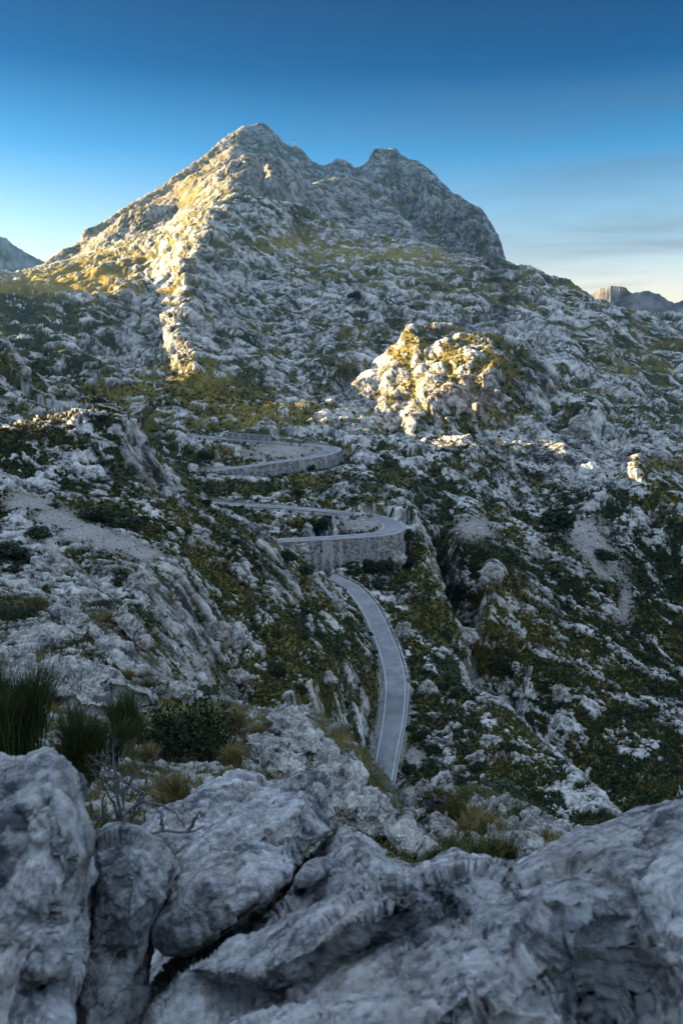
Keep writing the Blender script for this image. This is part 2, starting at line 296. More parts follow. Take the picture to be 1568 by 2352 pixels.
R_top = chain([pzw(340, 1101, -60.4, 6), pzw(374, 1096, -60, 6), pzw(431, 1087, -59.3, 6), pzw(482, 1081, -58.8, 6), pzw(564, 1071, -57.8, 6), pzw(641, 1060, -56.8, 6.2), pzw(718, 1049, -55.6, 7.4), pzw(752, 1039, -54.6, 8.8), pzw(762, 1031, -53.8, 9), pzw(742, 1025.5, -53.1, 8), pzw(707, 1021.5, -52.6, 6.6), pzw(615, 1015.5, -51.3, 6), pzw(492, 1006, -49.5, 6), pzw(410, 998, -47.8, 6), pzw(328, 989.5, -46, 6), pzw(250, 985, -45, 6), pzw(120, 979, -44, 6), pzw(10, 974, -43, 6), pzw(-80, 971, -42, 6)])
ROADS = [R_low, R_mid, R_top]
RALL = np.concatenate(ROADS)
def rnormal(R):
    t = np.gradient(R[:, :2], axis=0); t /= np.linalg.norm(t, axis=1, keepdims=True)+1e-9
    return np.stack([t[:, 1], -t[:, 0]], 1)          # to the right of travel
RNORM = np.concatenate([rnormal(R) for R in ROADS])
N1, N2 = len(R_low), len(R_low)+len(R_mid)
def _apex(R): return int(np.argmax(R[:, 0]))
W_MID = (0, _apex(R_mid)+7); W_TOP = (int(np.argmin(np.hypot(R_top[:, 0]-Pz(482, 1081, -58.8)[0], R_top[:, 1]-Pz(482, 1081, -58.8)[1]))), _apex(R_top)+6)
WALLED = np.zeros(len(RALL))                  # height of the wall on the outer side
def _taper(n, h, a, b): i = np.arange(n); return h*np.clip(np.minimum((i+2)/a, (n+2-i)/b), .12, 1)
WALLED[N1+W_MID[0]:N1+W_MID[1]] = _taper(W_MID[1]-W_MID[0], 8.4, 6, 20); WALLED[N2+W_TOP[0]:N2+W_TOP[1]] = _taper(W_TOP[1]-W_TOP[0], 7.0, 22, 16)
def near_road(x, y):
    """distance to the nearest centre line, its height and half width (only where within 25 m)"""
    d = np.full(len(x), 99.0); z = np.zeros(len(x)); hw = np.zeros(len(x)); wl = np.zeros(len(x))
    r = np.hypot(x, y); a = np.arctan2(x, y)
    c = np.where((r > 140) & (r < 560) & (np.abs(a) < .5))[0]
    if len(c) == 0: return d, z, hw, wl
    gx = np.floor(RALL[:, 0]/12).astype(int); gy = np.floor(RALL[:, 1]/12).astype(int)
    cells = {}
    for i, k in enumerate(zip(gx, gy)): cells.setdefault(k, []).append(i)
    kx = np.floor(x[c]/12).astype(int); ky = np.floor(y[c]/12).astype(int)
    key = kx*100000+ky; o = np.argsort(key); c = c[o]; key = key[o]
    uk, st = np.unique(key, return_index=True); st = np.append(st, len(key))
    for u, s0, s1 in zip(uk, st[:-1], st[1:]):
        cx = int(round(u/100000)); cy = int(u-cx*100000); nb = []
        for i in (-1, 0, 1):
            for j in (-1, 0, 1): nb += cells.get((cx+i, cy+j), [])
        if not nb: continue
        ii = c[s0:s1]; R = RALL[nb]
        dd = np.hypot(x[ii][:, None]-R[None, :, 0], y[ii][:, None]-R[None, :, 1]); m = dd.argmin(1)
        d[ii] = dd[np.arange(len(ii)), m]; z[ii] = R[m, 2]; hw[ii] = R[m, 3]/2
        sd = (x[ii]-R[m, 0])*RNORM[nb][m, 0]+(y[ii]-R[m, 1])*RNORM[nb][m, 1]; wl[ii] = WALLED[nb][m]*(sd > 0)
    return d, z, hw, wl
# ------------------------------------------------------------------ materials
class NT:
    """small helper around a node tree"""
    def __init__(self, name):
        self.m = bpy.data.materials.new(name); self.m.use_nodes = True
        self.t = self.m.node_tree; self.n = self.t.nodes; self.n.clear()
        self.out = self.n.new('ShaderNodeOutputMaterial'); self.b = self.n.new('ShaderNodeBsdfPrincipled')
        self.t.links.new(self.b.outputs[0], self.out.inputs['Surface'])
        self.b.inputs['Roughness'].default_value = .9; self.b.inputs['Specular IOR Level'].default_value = .25
        self.co = None
    def L(self, a, b): self.t.links.new(a, b)
    def coord(self, scale=(1, 1, 1), rot=(0, 0, 0)):
        if self.co is None: self.co = self.n.new('ShaderNodeTexCoord')
        mp = self.n.new('ShaderNodeMapping'); mp.inputs['Scale'].default_value = scale; mp.inputs['Rotation'].default_value = rot
        self.L(self.co.outputs['Object'], mp.inputs['Vector']); return mp.outputs[0]
    def noise(self, scale, detail=4, rough=.6, vec=None, dist=0.0):
        t = self.n.new('ShaderNodeTexNoise'); t.inputs['Scale'].default_value = scale; t.inputs['Detail'].default_value = detail
        t.inputs['Roughness'].default_value = rough; t.inputs['Distortion'].default_value = dist
        self.L(vec if vec is not None else self.coord(), t.inputs['Vector']); return t.outputs['Fac']
    def voro(self, scale, vec=None, feature='F1', out='Distance'):
        t = self.n.new('ShaderNodeTexVoronoi'); t.feature = feature; t.inputs['Scale'].default_value = scale
        self.L(vec if vec is not None else self.coord(), t.inputs['Vector']); return t.outputs[out]
    def attr(self, name):
        t = self.n.new('ShaderNodeAttribute'); t.attribute_name = name; return t.outputs['Fac']
    def ramp(self, fac, stops):
        t = self.n.new('ShaderNodeValToRGB'); el = t.color_ramp.elements
        while len(el) < len(stops): el.new(.5)
        for e, (p, c) in zip(el, stops):
            e.position = p; e.color = (c, c, c, 1) if not hasattr(c, '__len__') else (*c, 1)
        self.L(fac, t.inputs[0]); return t.outputs[0]
    def mix(self, fac, a, b, mode='MIX'):
        t = self.n.new('ShaderNodeMix'); t.data_type = 'RGBA'; t.blend_type = mode
        for s, v in ((t.inputs[0], fac), (t.inputs[6], a), (t.inputs[7], b)):
            if isinstance(v, (int, float)): s.default_value = v if s.type == 'VALUE' else (v, v, v, 1)
            elif isinstance(v, tuple): s.default_value = (*v, 1)
            else: self.L(v, s)
        return t.outputs[2]
    def math(self, op, a, b=0.0, clamp=False):
        t = self.n.new('ShaderNodeMath'); t.operation = op; t.use_clamp = clamp
        for s, v in ((t.inputs[0], a), (t.inputs[1], b)):
            if isinstance(v, (int, float)): s.default_value = v
            else: self.L(v, s)
        return t.outputs[0]
    def bump(self, h, strength=.4, dist=.1):
        t = self.n.new('ShaderNodeBump'); t.inputs['Strength'].default_value = strength; t.inputs['Distance'].default_value = dist
        self.L(h, t.inputs['Height']); self.L(t.outputs[0], self.b.inputs['Normal'])
    def base(self, c):
        if isinstance(c, tuple): self.b.inputs['Base Color'].default_value = (*c, 1)
        else: self.L(c, self.b.inputs['Base Color'])
        return self.m

def terrain_material(name, g=1.0):
    k = NT(name)
    rock = k.attr('rock'); dry = k.attr('dry'); tone = k.attr('tone'); scree = k.attr('scree'); ochre = k.attr('ochre')
    n1 = k.noise(.9, 6, .65); n2 = k.noise(.06, 3, .6)
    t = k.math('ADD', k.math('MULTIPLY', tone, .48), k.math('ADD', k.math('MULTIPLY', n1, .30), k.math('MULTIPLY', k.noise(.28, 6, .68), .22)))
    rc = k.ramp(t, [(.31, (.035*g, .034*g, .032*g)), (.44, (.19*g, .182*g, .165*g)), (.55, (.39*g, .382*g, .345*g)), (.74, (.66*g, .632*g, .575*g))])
    rc = k.mix(k.math('MULTIPLY', ochre, .75), rc, (.40, .245, .13))
    v1 = k.noise(.8, 5, .7)
    vg = k.ramp(v1, [(.3, (.008, .013, .005)), (.5, (.023, .032, .009)), (.68, (.062, .070, .018))])
    dg = k.ramp(v1, [(.3, (.085, .080, .022)), (.5, (.215, .165, .034)), (.68, (.36, .265, .065))])
    vc = k.mix(dry, vg, dg)
    sc = k.ramp(k.noise(1.5, 6, .8), [(.3, (.20, .18, .155)), (.5, (.33, .30, .27)), (.7, (.50, .47, .43))])
    c = k.mix(rock, vc, rc); c = k.mix(scree, c, sc)
    k.bump(k.math('ADD', k.math('MULTIPLY', k.noise(1.7, 8, .72), .45), k.math('MULTIPLY', k.noise(.42, 7, .7), 1.5)), .6, .8)
    return k.base(c)
M_LAND = terrain_material('limestone_and_scrub')
M_FAR = terrain_material('mountain_limestone', .62)

# ------------------------------------------------------------------ fields over the ground
BLOBS = []      # (az, ln r, radius, vegetation, dryness, scree, ochre, calm)
def blob(x, y, r, rad_px, veg=0., dry=0., scree=0., ochre=0., calm=0., ry=None):
    a, e = azel(x, y); BLOBS.append((float(a), math.log(r), rad_px/FD, (ry or rad_px)/FD, veg, dry, scree, ochre, calm, float(e)))
NA, NR = int(1160*QUAL), int(1750*QUAL)
az = np.linspace(AZ0*.97, AZ1*.97, NA)
# rows: even steps as seen along each bearing, fewer where the ground is hidden
_NC, _NF = 620, 2400
_a = np.linspace(AZ0*.97, AZ1*.97, _NC); _l = np.linspace(math.log(3.0), LR1, _NF)
_E = elev(np.repeat(_a[:, None], _NF, 1).ravel(), np.tile(_l, _NC)).reshape(_NC, _NF)
_vis = _E >= np.maximum.accumulate(_E, 1)-.012
_d = np.sqrt(np.gradient(_E, axis=1)**2+(.035*(_l[1]-_l[0]))**2)*np.where(_vis, 1., .035)
_d *= np.where(_l < math.log(6.5), .35, 1.)[None]
_cdf = np.cumsum(_d, 1); _cdf /= _cdf[:, -1:]
_W = 22; _k = np.exp(-.5*(np.arange(-_W, _W+1)/8.)**2); _k /= _k.sum()
_pad = np.concatenate([np.repeat(_cdf[:1], _W, 0), _cdf, np.repeat(_cdf[-1:], _W, 0)])
_cdf = sum(_k[i]*_pad[i:i+_NC] for i in range(2*_W+1))
_lr = np.stack([np.interp(np.linspace(0, 1, NR), _cdf[i], _l) for i in range(_NC)])      # NC x NR
_f = (az-_a[0])/(_a[1]-_a[0]); _i = np.clip(_f.astype(int), 0, _NC-2); _f = (_f-_i)[:, None]
LRr = (_lr[_i]*(1-_f)+_lr[_i+1]*_f).T                        # NR x NA
AZr = np.repeat(az[None], NR, 0)
Er = elev(AZr.ravel(), LRr.ravel()).reshape(NR, NA)
Rr = np.exp(LRr); X = Rr*np.sin(AZr); Y = Rr*np.cos(AZr); Z = Rr*Er
def gnormal(X, Y, Z):
    Q = np.stack([X, Y, Z], -1); du = np.gradient(Q, axis=1); dv = np.gradient(Q, axis=0)
    n = np.cross(du, dv); n /= np.linalg.norm(n, axis=-1, keepdims=True)+1e-9
    n[n[..., 2] < 0] *= -1
    return n
NB = gnormal(X, Y, Z)
def smooth2(A, s):
    k = np.exp(-.5*(np.arange(-3*s, 3*s+1)/s)**2); k /= k.sum(); w = 3*s
    for ax in (0, 1):
        pad = np.concatenate([np.repeat(np.take(A, [0], ax), w, ax), A, np.repeat(np.take(A, [-1], ax), w, ax)], ax)
        A = sum(k[i]*np.take(pad, np.arange(i, i+A.shape[ax]), ax) for i in range(len(k)))
    return A
NB = smooth2(NB, 3); NB /= np.linalg.norm(NB, axis=-1, keepdims=True)
p = np.stack([X.ravel(), Y.ravel(), Z.ravel()], 1); r3 = np.linalg.norm(p, axis=1); rh = Rr.ravel()
nb = NB.reshape(-1, 3).astype(np.float32)
pix = r3/797.0/ min(1.0, QUAL*1.25)
rd, rz, rw, rwall = near_road(p[:, 0], p[:, 1])
# manual fields
for b in [
 (1490,1070,482,80,-.2,.4,0,0,.55,60), (1480,1300,410,150,.3,-.2,0,0,0,90),
 (1320,1450,345,230,.3,0,0,0,0,120), (1500,1380,395,140,.45,-.1,0,0,0,130), (1180,1560,300,100,.4,-.1),
 (400,1400,135,120,.55), (470,1240,215,110,.35,.2), (300,1480,100,80,.3),
 (540,640,930,150,-.75,0,0,0,0,140), (700,720,830,150,-.6,0,0,0,0,120), (1100,720,900,220,-.45,0,0,0,0,70), (1260,800,780,150,-.6,0,0,0,0,90), (1100,1060,450,160,-.5,0,0,0,0,80), (240,800,680,110,-.7,0,0,0,0,70), (1350,1060,500,120,-.5,0,0,0,0,70), (420,680,780,50,-.4,.5,0,0,0,120),
 (600,1400,195,190,.8), (700,1550,168,160,.8), (480,1280,195,90,.6), (780,1500,215,90,.7), (820,1620,185,80,.7),
 (60,720,850,100,1.0,-.2,0,0,0,60), (90,850,640,60,.9,-.2), (60,655,1080,130,.8,.8,0,0,0,25), (200,655,1110,160,1.,.9,0,0,0,22), (300,590,1350,150,1.0,.55,0,0,0,40), (430,520,1290,70,.75,.55), (170,630,1250,120,.8,.6,0,0,0,30),
 (440,448,1950,45,1.6,.35,0,0,.5,24), (580,452,1750,80,1.3,.1,0,0,.4,14), (120,606,2000,80,1.2,.45,0,0,0,22), (700,490,1740,80,.6,0,0,0,0,16),
 (700,565,1220,130,.45,.8,0,0,0,35), (950,580,1260,120,.3,.75,0,0,0,26), (1010,655,1000,150,.5,.1,0,0,0,60), (850,620,1080,120,.35,.2,0,0,0,50),
 (600,690,850,45,.7,-.2), (440,900,585,100,.9,.45,0,0,0,50), (560,930,570,120,.6,.3,0,0,0,40), (690,962,520,160,.9,.35,0,0,0,28), (620,760,760,50,.3,.2,0,0,0,70),
 (600,1128,372,170,1.3,-.1,0,0,0,30), (480,1050,420,60,.8,0,0,0,0,28), (650,1036,433,90,.1,0,1.0,.2,0,20), (820,1205,322,70,0,0,1.1,.1,0,18), (690,1205,328,60,.8),
 (830,1060,420,45,-1,0,0,0,.4,90), (700,850,645,120,-.5,0,.2,0,.3,100), (880,890,575,90,0,0,0,0,.25,70), (890,1060,432,22,1.6,-.3,0,0,0,70),
 (1000,860,570,160,.1,.75,0,0,0,90), (860,900,580,70,-.5,.3,0,0,0,50), (1080,915,540,60,-.6,0,0,.5), (1150,1000,500,60,.2,.6),
 (1100,1130,410,150,-.3), (1085,1215,385,50,0,0,1.1,0,.5,28), (1345,1235,402,48,0,0,1.2,0,.5,50), (1390,1300,382,35,0,0,1.1,0,.5,40), (1430,1390,370,20,0,0,.8,0,0,60),
 (1150,1450,308,170,.1,.55,0,0,0,90), (1350,1600,305,150,.6,.1,0,0,0,120), (1480,1750,270,130,1.1,-.1,0,0,0,150), (1050,1700,200,120,.85,-.1,0,0,0,130), (1200,1780,182,120,.6,.1), (1010,1540,255,60,.9,-.2), (1300,1180,425,55,1.6,-.4,0,0,0,45), (1500,1500,355,120,.4,-.1),
 (1530,905,630,50,1.0,-.5,0,0,0,45), (1500,790,690,80,-.3,0,0,.8,0,60), (330,490,2350,170,1.1,.4,0,.35,0,90), (470,400,2600,110,.9,.25,0,.55,0,70), (640,410,1930,140,-.5,0,0,.1,0,35),
 (950,1738,193,24,0,0,1.3,0,.6,28), (925,1620,224,14,0,0,.9,0,0,40), (940,1830,177,22,0,0,1.2,0,.5,30),
 (70,1155,183,48,-.2,0,1.4,.1,1,16), (130,1190,177,48,-.2,0,1.5,.1,1,18), (195,1222,171,48,-.2,0,1.5,.1,1,20), (260,1250,171,48,-.2,0,1.4,.1,1,18), (330,1272,176,40,-.2,0,1.2,.1,1,16),
 (170,985,252,60,.7,0,0,0,0,18), (200,1010,246,50,.35,.2,0,0,0,25), (90,1090,230,90,-.6,0,.1,0,0,60), (260,1050,238,110,-.6,0,0,0,0,80), (230,1185,202,100,1.5,-.3,0,0,0,26), (40,1285,92,90,1.0,-.1,0,0,0,40), (30,1180,130,60,1.2,-.2,0,0,0,40),
 (720,1300,300,110,1.6,-.4,0,0,0,30), (880,1270,306,70,1.4,-.4,0,0,0,30),
]:
    x_, y_, r_, rx_, *v_ = b; v_ = list(v_)+[0]*(6-len(v_))
    blob(x_, y_, r_, rx_, v_[0], v_[1], v_[2], v_[3], v_[4], v_[5] or None)
F = np.zeros((5, len(p)), np.float32)
fa, fl, fe = AZr.ravel(), LRr.ravel(), Er.ravel()
for (a, l, rx, ry, *v, e) in BLOBS:
    c = np.where((np.abs(fa-a) < 2.6*rx) & (np.abs(fe-e) < 2.6*ry) & (np.abs(fl-l) < .5))[0]
    w = np.exp(-((fa[c]-a)/rx)**2-((fe[c]-e)/ry)**2-((fl[c]-l)/.22)**2)
    for q in range(5):
        if v[q]: F[q, c] += w*v[q]
# crags: billowed octaves between the size one can see and a tenth of the distance
far = sstep(1300, 1900, rh)
zs = 1-.5*np.maximum(far, sstep(300, 420, rh)*sstep(-60, 60, p[:, 0]-.05*rh))-.18*sstep(.75, .45, nb[:, 2])
pw_ = p.copy(); pw_[:, 2] *= zs
tilt = .45*pw_[:, 2]; pw_[:, 0] += tilt
pw_ = pw_+np.stack([perlin(pw_/27, 90+s) for s in range(3)], 1)*4.0*np.minimum(1, rh/200)[:, None]
pw_ = pw_+np.stack([perlin(pw_/4.3, 94+s) for s in range(3)], 1)*.9*np.minimum(1, rh/200)[:, None]
disp = np.zeros(len(p), np.float32); dlo = np.zeros(len(p), np.float32); crag = np.zeros(len(p), np.float32); cn = np.zeros(len(p), np.float32)
mac = np.maximum(sstep(330, 430, rh), .38*sstep(205, 235, rh)*(fa < -.235))*(1-sstep(1150, 1350, rh))*sstep(6, 40, rd-rw)
pm = p*np.array([1, 1, .5])+np.stack([perlin(p/55, 190+s) for s in range(3)], 1)*14
c = np.where(mac > .01)[0]
for lam, am, sd in ((95., 9., 200), (44., 5.5, 201), (21., 2.4, 202)):
    dlo[c] += mac[c]*am*1.15*((np.abs(perlin(pm[c]/lam*1.1, sd+9))-.26)*1.1+.8*perlin(pm[c]/lam*1.9, sd))
for kk in range(-4, 7):
    lam = 1.0*2.0**kk
    wt = sstep(1.1*pix, 2.0*pix, lam)*(1-sstep(.04*rh, .10*rh, lam))*(1-sstep(34, 80, lam))
    c = np.where(wt > .01)[0]
    if len(c) == 0: continue
    q = pw_[c]/lam
    big_ = lam > 10
    n = (np.abs(perlin(q, 10+kk))-.26)*(1.1 if big_ else .55)+facet(q*.72, 30+kk)*((.14+.46*far[c]) if big_ else .58)
    (dlo if big_ else disp)[c] += wt[c]*(.42*lam**.80)*n
    g = wt[c]*lam**.10
    crag[c] += g*n; cn[c] += (g*.27)**2
crag = crag/np.sqrt(cn+1e-9)                          # about unit variance
# bedding: tilted ledges that come and go
bed = (p @ np.array([.30, .12, .94], np.float32))/np.where(rh < 300, 6.5, 13.)+1.1*perlin(p/45, 170)+.35*perlin(p/14, 171)
bw = sstep(-.25, .3, perlin(p/80, 172)+.1)*sstep(90, 180, rh)*(1-.4*far)
crag += .62*bw*np.sin(6.2832*bed)
disp += (bw*np.where(rh < 300, .5, 1.25)*(np.abs(((bed+.25) % 1)*2-1)-.5)).astype(np.float32)
steep = sstep(.80, .52, nb[:, 2])
big = 1.35*perlin(p/np.array([105., 105, 80]), 3)+.9*perlin(p/np.array([38., 38, 32]), 4)+.45*perlin(p/np.array([18., 18, 15]), 6)+.45*perlin(p/np.array([9., 9, 8]), 5)*np.minimum(1, rh/80)
thr = -.50+.78*big-.55*(steep-.3)+F[0]-.9*far+.25*sstep(60, 30, rh)
tw = .11
rock = sstep(thr-tw, thr+tw, crag)
calm = np.clip(F[4]+.3*sstep(60, 30, rh), 0, 1)
scree = np.clip(F[2]*1.5-.25+.25*perlin(p/6., 61), 0, 1)
verge = sstep(2.4, .7, rd-rw)*sstep(60, 20, np.abs(p[:, 2]-rz))
scree = np.maximum(scree, verge*sstep(-.3, .3, perlin(p/9., 66)+.1)*.8)
macd = disp*0
relief = (.25+.75*rock)*(1-.75*np.clip(scree, 0, 1))*(1-.8*calm)
edge = sstep(2.2, 14, rd-rw)
d = (dlo*.8*(1-.75*np.clip(scree, 0, 1))*(1-.8*calm)+disp*relief+.010*rh*np.minimum(.25, 4/np.maximum(rh, 1)**.8)*(rock-.4)*0+.5*np.minimum(1, rh/150)*(rock-.3)*(1-calm))*edge*(1-.1*far)
# grass hummocks between the rocks
hum = np.abs(perlin(p/2.1, 71))*.55+np.abs(perlin(p/1.0, 72))*.3*sstep(700, 300, rh)
d += (1-rock)*(1-scree)*hum*np.minimum(1, rh/90)*edge*.9
P3 = p+nb*d[:, None]
# road bench: level with the road, cut into the hill above, cleared below
off = rd-rw; m = (rd < 24); inside = off < .45
up = rz-.2+np.maximum(off-.9, 0)*2.2+np.maximum(off-7, 0)**2*.25
lo = np.where(rwall > 0, -999, rz-.3-np.maximum(off-.5, 0)*.72-np.maximum(off-7, 0)**2*.3)
up = np.where((rwall > 0) & (off > .5), rz-rwall+np.maximum(off-5, 0)*1.1, up)
P3[:, 2] = np.where(m, np.clip(P3[:, 2], lo, np.maximum(up, lo)), P3[:, 2])
P3[:, 2] = np.where(inside, rz-.30, P3[:, 2])
dry = np.clip(.20+.55*perlin(p/33., 33)+.45*perlin(p/6., 34)+F[1], 0, 1)
ochre = np.clip(F[3]+.8*sstep(.35, .75, perlin(p*np.array([1/20., 1/20., 1/34.]), 41))*steep, 0, 1)
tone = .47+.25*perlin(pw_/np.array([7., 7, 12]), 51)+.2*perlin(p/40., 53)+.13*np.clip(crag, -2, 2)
for lam, sd, am in ((9., 59, .16), (4.5, 58, .2), (2.4, 52, .34), (1.1, 54, .34), (.5, 55, .3), (.22, 56, .25), (.1, 57, .2)):
    c = np.where(sstep(.7*pix, 1.3*pix, lam) > .02)[0]
    tone[c] += am*sstep(.7*pix[c], 1.3*pix[c], lam)*perlin(pw_[c]/np.array([lam, lam, 1.7*lam]), sd)*np.minimum(1, rh[c]/40)
tone = tone+.05*sstep(1650, 1750, rh)*(1-sstep(2080, 2200, rh))-.05*sstep(2150, 2350, rh)
rock = rock*(1-scree)
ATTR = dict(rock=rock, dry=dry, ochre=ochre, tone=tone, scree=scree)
faces = grid_faces(NR, NA)
def submesh(name, fsel, kind_label, mat=None):
    f = faces[fsel]; u, inv = np.unique(f, return_inverse=True)
    o = link_mesh(name, P3[u], inv.reshape(f.shape), mat or M_LAND, attrs={k2: a[u] for k2, a in ATTR.items()})
    return tag(o, kind='structure', label=kind_label)
fr = rh[faces[:, 0]]
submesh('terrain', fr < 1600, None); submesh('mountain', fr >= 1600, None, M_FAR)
print('terrain', len(P3), len(CT), 'pts')
# ------------------------------------------------------------------ road and its painted edge lines
k = NT('asphalt')
n1 = k.noise(9, 5, .7); n2 = k.noise(.25, 3, .6)
c = k.mix(k.ramp(n2, [(.35, 0.), (.65, 1.)]), k.ramp(n1, [(.3, .15), (.7, .24)]), k.ramp(n1, [(.3, .23), (.7, .34)]))
pt_ = k.ramp(k.voro(.09, k.coord((1, 1, .2)), 'F1', 'Color'), [(.66, 0.), (.68, 1.)])
c = k.mix(k.math('MULTIPLY', pt_, .4), c, (.12, .12, .125))
c = k.mix(k.math('MULTIPLY', k.ramp(k.noise(.7, 6, .7), [(.60, 0.), (.70, 1.)]), .22), c, (.38, .37, .35))
k.base(c)
k.b.inputs['Roughness'].default_value = .75
M_ROAD = k.m
k = NT('road_paint'); k.base(k.ramp(k.noise(1.1, 6, .8), [(.36, .30), (.46, .62), (.6, .82)])); M_PAINT = k.m
side = rnormal
def ribbon(R, offs, dz):
    """strip across the road at the given offsets (fractions of half width given as metres arrays)"""
    s = side(R); v = []
    for o in offs:
        oo = o(R[:, 3]/2) if callable(o) else np.full(len(R), o)
        v.append(np.stack([R[:, 0]+s[:, 0]*oo, R[:, 1]+s[:, 1]*oo, R[:, 2]+dz], 1))
    return np.concatenate(v), grid_faces(len(offs), len(R))
def joinm(parts):
    V, Fc, n = [], [], 0
    for v, f in parts: V.append(v); Fc.append(np.asarray(f)+n); n += len(v)
    return np.concatenate(V), np.concatenate(Fc)
def flip(f): return np.asarray(f)[:, ::-1]
parts = []; lines = []
for R in ROADS:
    v, f = ribbon(R, [lambda h: -h-.25, lambda h: -h*.5, lambda h: 0*h, lambda h: h*.5, lambda h: h+.25], 0.0)
    parts.append((v, f))
    for s in (-1, 1):
        v, f = ribbon(R, [lambda h: s*(h-.42)-.09, lambda h: s*(h-.42)+.09], .02); lines.append((v, f))
v, f = joinm(parts)
road = tag(link_mesh('road', v, flip(f), M_ROAD), kind='structure')
v, f = joinm(lines)
link_mesh('edge_line', v, flip(f), M_PAINT, parent=road)
# ------------------------------------------------------------------ masonry along the road
k = NT('rubble_masonry')
vc = k.coord((1, 1, 1.25))
vd = k.voro(1.25, vc, 'DISTANCE_TO_EDGE'); vcol = k.voro(1.25, vc, 'F1', 'Color')
st = k.ramp(vcol, [(.1, (.09, .09, .09)), (.45, (.24, .235, .22)), (.9, (.50, .48, .44))])
st = k.mix(k.ramp(vd, [(.02, 1.), (.09, 0.)]), st, (.085, .085, .08))
sk = k.ramp(k.noise(1., 3, .6, k.coord((.45, .45, .05))), [(.50, 0.), (.60, 1.)])
st = k.mix(k.math('MULTIPLY', sk, .6), st, (.50, .48, .45))
k.bump(vd, .6, .25); k.base(st); M_WALL = k.m
k = NT('pale_coping'); k.base(k.ramp(k.noise(2.5, 5, .7), [(.3, .26), (.7, .46)])); M_COPE = k.m
k = NT('galvanised_steel'); k.base((.32, .33, .34)); k.b.inputs['Metallic'].default_value = .6; k.b.inputs['Roughness'].default_value = .55; M_STEEL = k.m
k = NT('dark_hole'); k.base((.01, .01, .01)); M_DARK = k.m
def off_line(R, o):
    s = rnormal(R); h = R[:, 3]/2+o
    return np.stack([R[:, 0]+s[:, 0]*h, R[:, 1]+s[:, 1]*h, R[:, 2]], 1)
def sweep(R, prof):
    """closed profile [(offset beyond the road edge, height above the road)] swept along R, capped"""
    s = rnormal(R); n = len(prof); V = []
    for o, dz in prof:
        h = R[:, 3]/2+(o if not callable(o) else o(np.arange(len(R))))
        zz = dz if not callable(dz) else dz(np.arange(len(R)))
        V.append(np.stack([R[:, 0]+s[:, 0]*h, R[:, 1]+s[:, 1]*h, R[:, 2]+zz], 1))
    V = np.stack(V, 1); m = len(R); F_ = []
    i = np.arange(m-1)[:, None]*n; j = np.arange(n)[None]
    F_ = np.stack([(i+j).ravel(), (i+(j+1) % n).ravel(), (i+n+(j+1) % n).ravel(), (i+n+j).ravel()], 1)
    if n == 4: F_ = np.concatenate([F_, [[3, 2, 1, 0]], [[(m-1)*n, (m-1)*n+1, (m-1)*n+2, (m-1)*n+3]]])
    return V.reshape(-1, 3), F_
def retaining_wall(R, depth, label, group):
    m = len(R)
    root = empty('retaining_wall', R[m//2, :3]); tag(root, label, 'wall', group)
    inv = -np.array(root.location)
    v, f = sweep(R, [(.25, -.02), (.85, -.02), (.85+depth*.10, -depth), (.25, -depth)]); link_mesh('masonry', v+inv, f, M_WALL, root, smooth=False)
    v, f = sweep(R, [(.22, .20), (.93, .20), (.93, -.015), (.22, -.015)]); link_mesh('coping', v+inv, f, M_COPE, root, smooth=False)
    return root
retaining_wall(R_mid[W_MID[0]:W_MID[1]], 13.5, 'tall rubble stone retaining wall curving under the lower hairpin bend', None)
retaining_wall(R_top[W_TOP[0]:W_TOP[1]], 9.5, 'streaked stone retaining wall holding up the upper hairpin bend', None)
_root = [o for o in scene.collection.objects if o.name == 'retaining_wall'][0]
_j = int(np.argmin(np.hypot(R_mid[:, 0]-Pz(737, 1236, -73)[0], R_mid[:, 1]-Pz(737, 1236, -73)[1]))); _q = off_line(R_mid, .85+.42)[_j]-np.array([0, 0, 4.2])-np.array(_root.location)
_v = np.array([(x, y, z) for x in (-1, 1) for y in (-1, 1) for z in (-1, 1)], float)*np.array([.3, .35, .55])+_q
link_mesh('drain_hole', _v, [(0, 1, 3, 2), (4, 6, 7, 5), (0, 4, 5, 1), (2, 3, 7, 6), (0, 2, 6, 4), (1, 5, 7, 3)], M_DARK, _root, smooth=False)
def box_sweep(name, R, o0, o1, z0, z1, mat, label, cat, both=True):
    c = R[len(R)//2, :3]
    v, f = sweep(R, [(o0, z1), (o1, z1), (o1, z0), (o0, z0)])
    o = link_mesh(name, v-c, f, mat, smooth=False); o.location = c
    return tag(o, label, cat)
def idx(R, x, y, r):
    q = P(x, y, r); return int(np.argmin(np.hypot(R[:, 0]-q[0], R[:, 1]-q[1])))
i0 = idx(R_low, 910, 1560, 231)
def rough(n, sd, a):
    g = np.random.default_rng(sd).normal(size=n)*a
    return lambda i: g
Rp = R_low[i0:]; c = Rp[len(Rp)//2, :3]
v, f = sweep(Rp, [(.15, lambda i: .75+rough(len(Rp), 1, .09)(i)), (lambda i: .85+rough(len(Rp), 2, .08)(i), lambda i: .72+rough(len(Rp), 3, .1)(i)), (.95, -2.5), (.15, -.6)])
o = link_mesh('parapet_wall', v-c, f, M_WALL, smooth=False); o.location = c
tag(o, 'low rough stone parapet along the outer bend of the lowest road', 'wall')
box_sweep('kerb', R_low[:i0], .30, .62, -.4, .24, M_COPE, 'pale kerb edging the near straight of the lowest road', 'kerb')
# short wall above the upper road (its far side is the left of travel there)
ja, jb = idx(R_top, 621, 1016, 452), idx(R_top, 497, 1006, 453)
Rw = R_top[ja:jb][::-1].copy(); c = Rw[len(Rw)//2, :3]
v, f = sweep(Rw, [(-.05-6.5*0-.0, 3.4), (.6, 3.4), (.6, -.5), (-.05, -.5)])
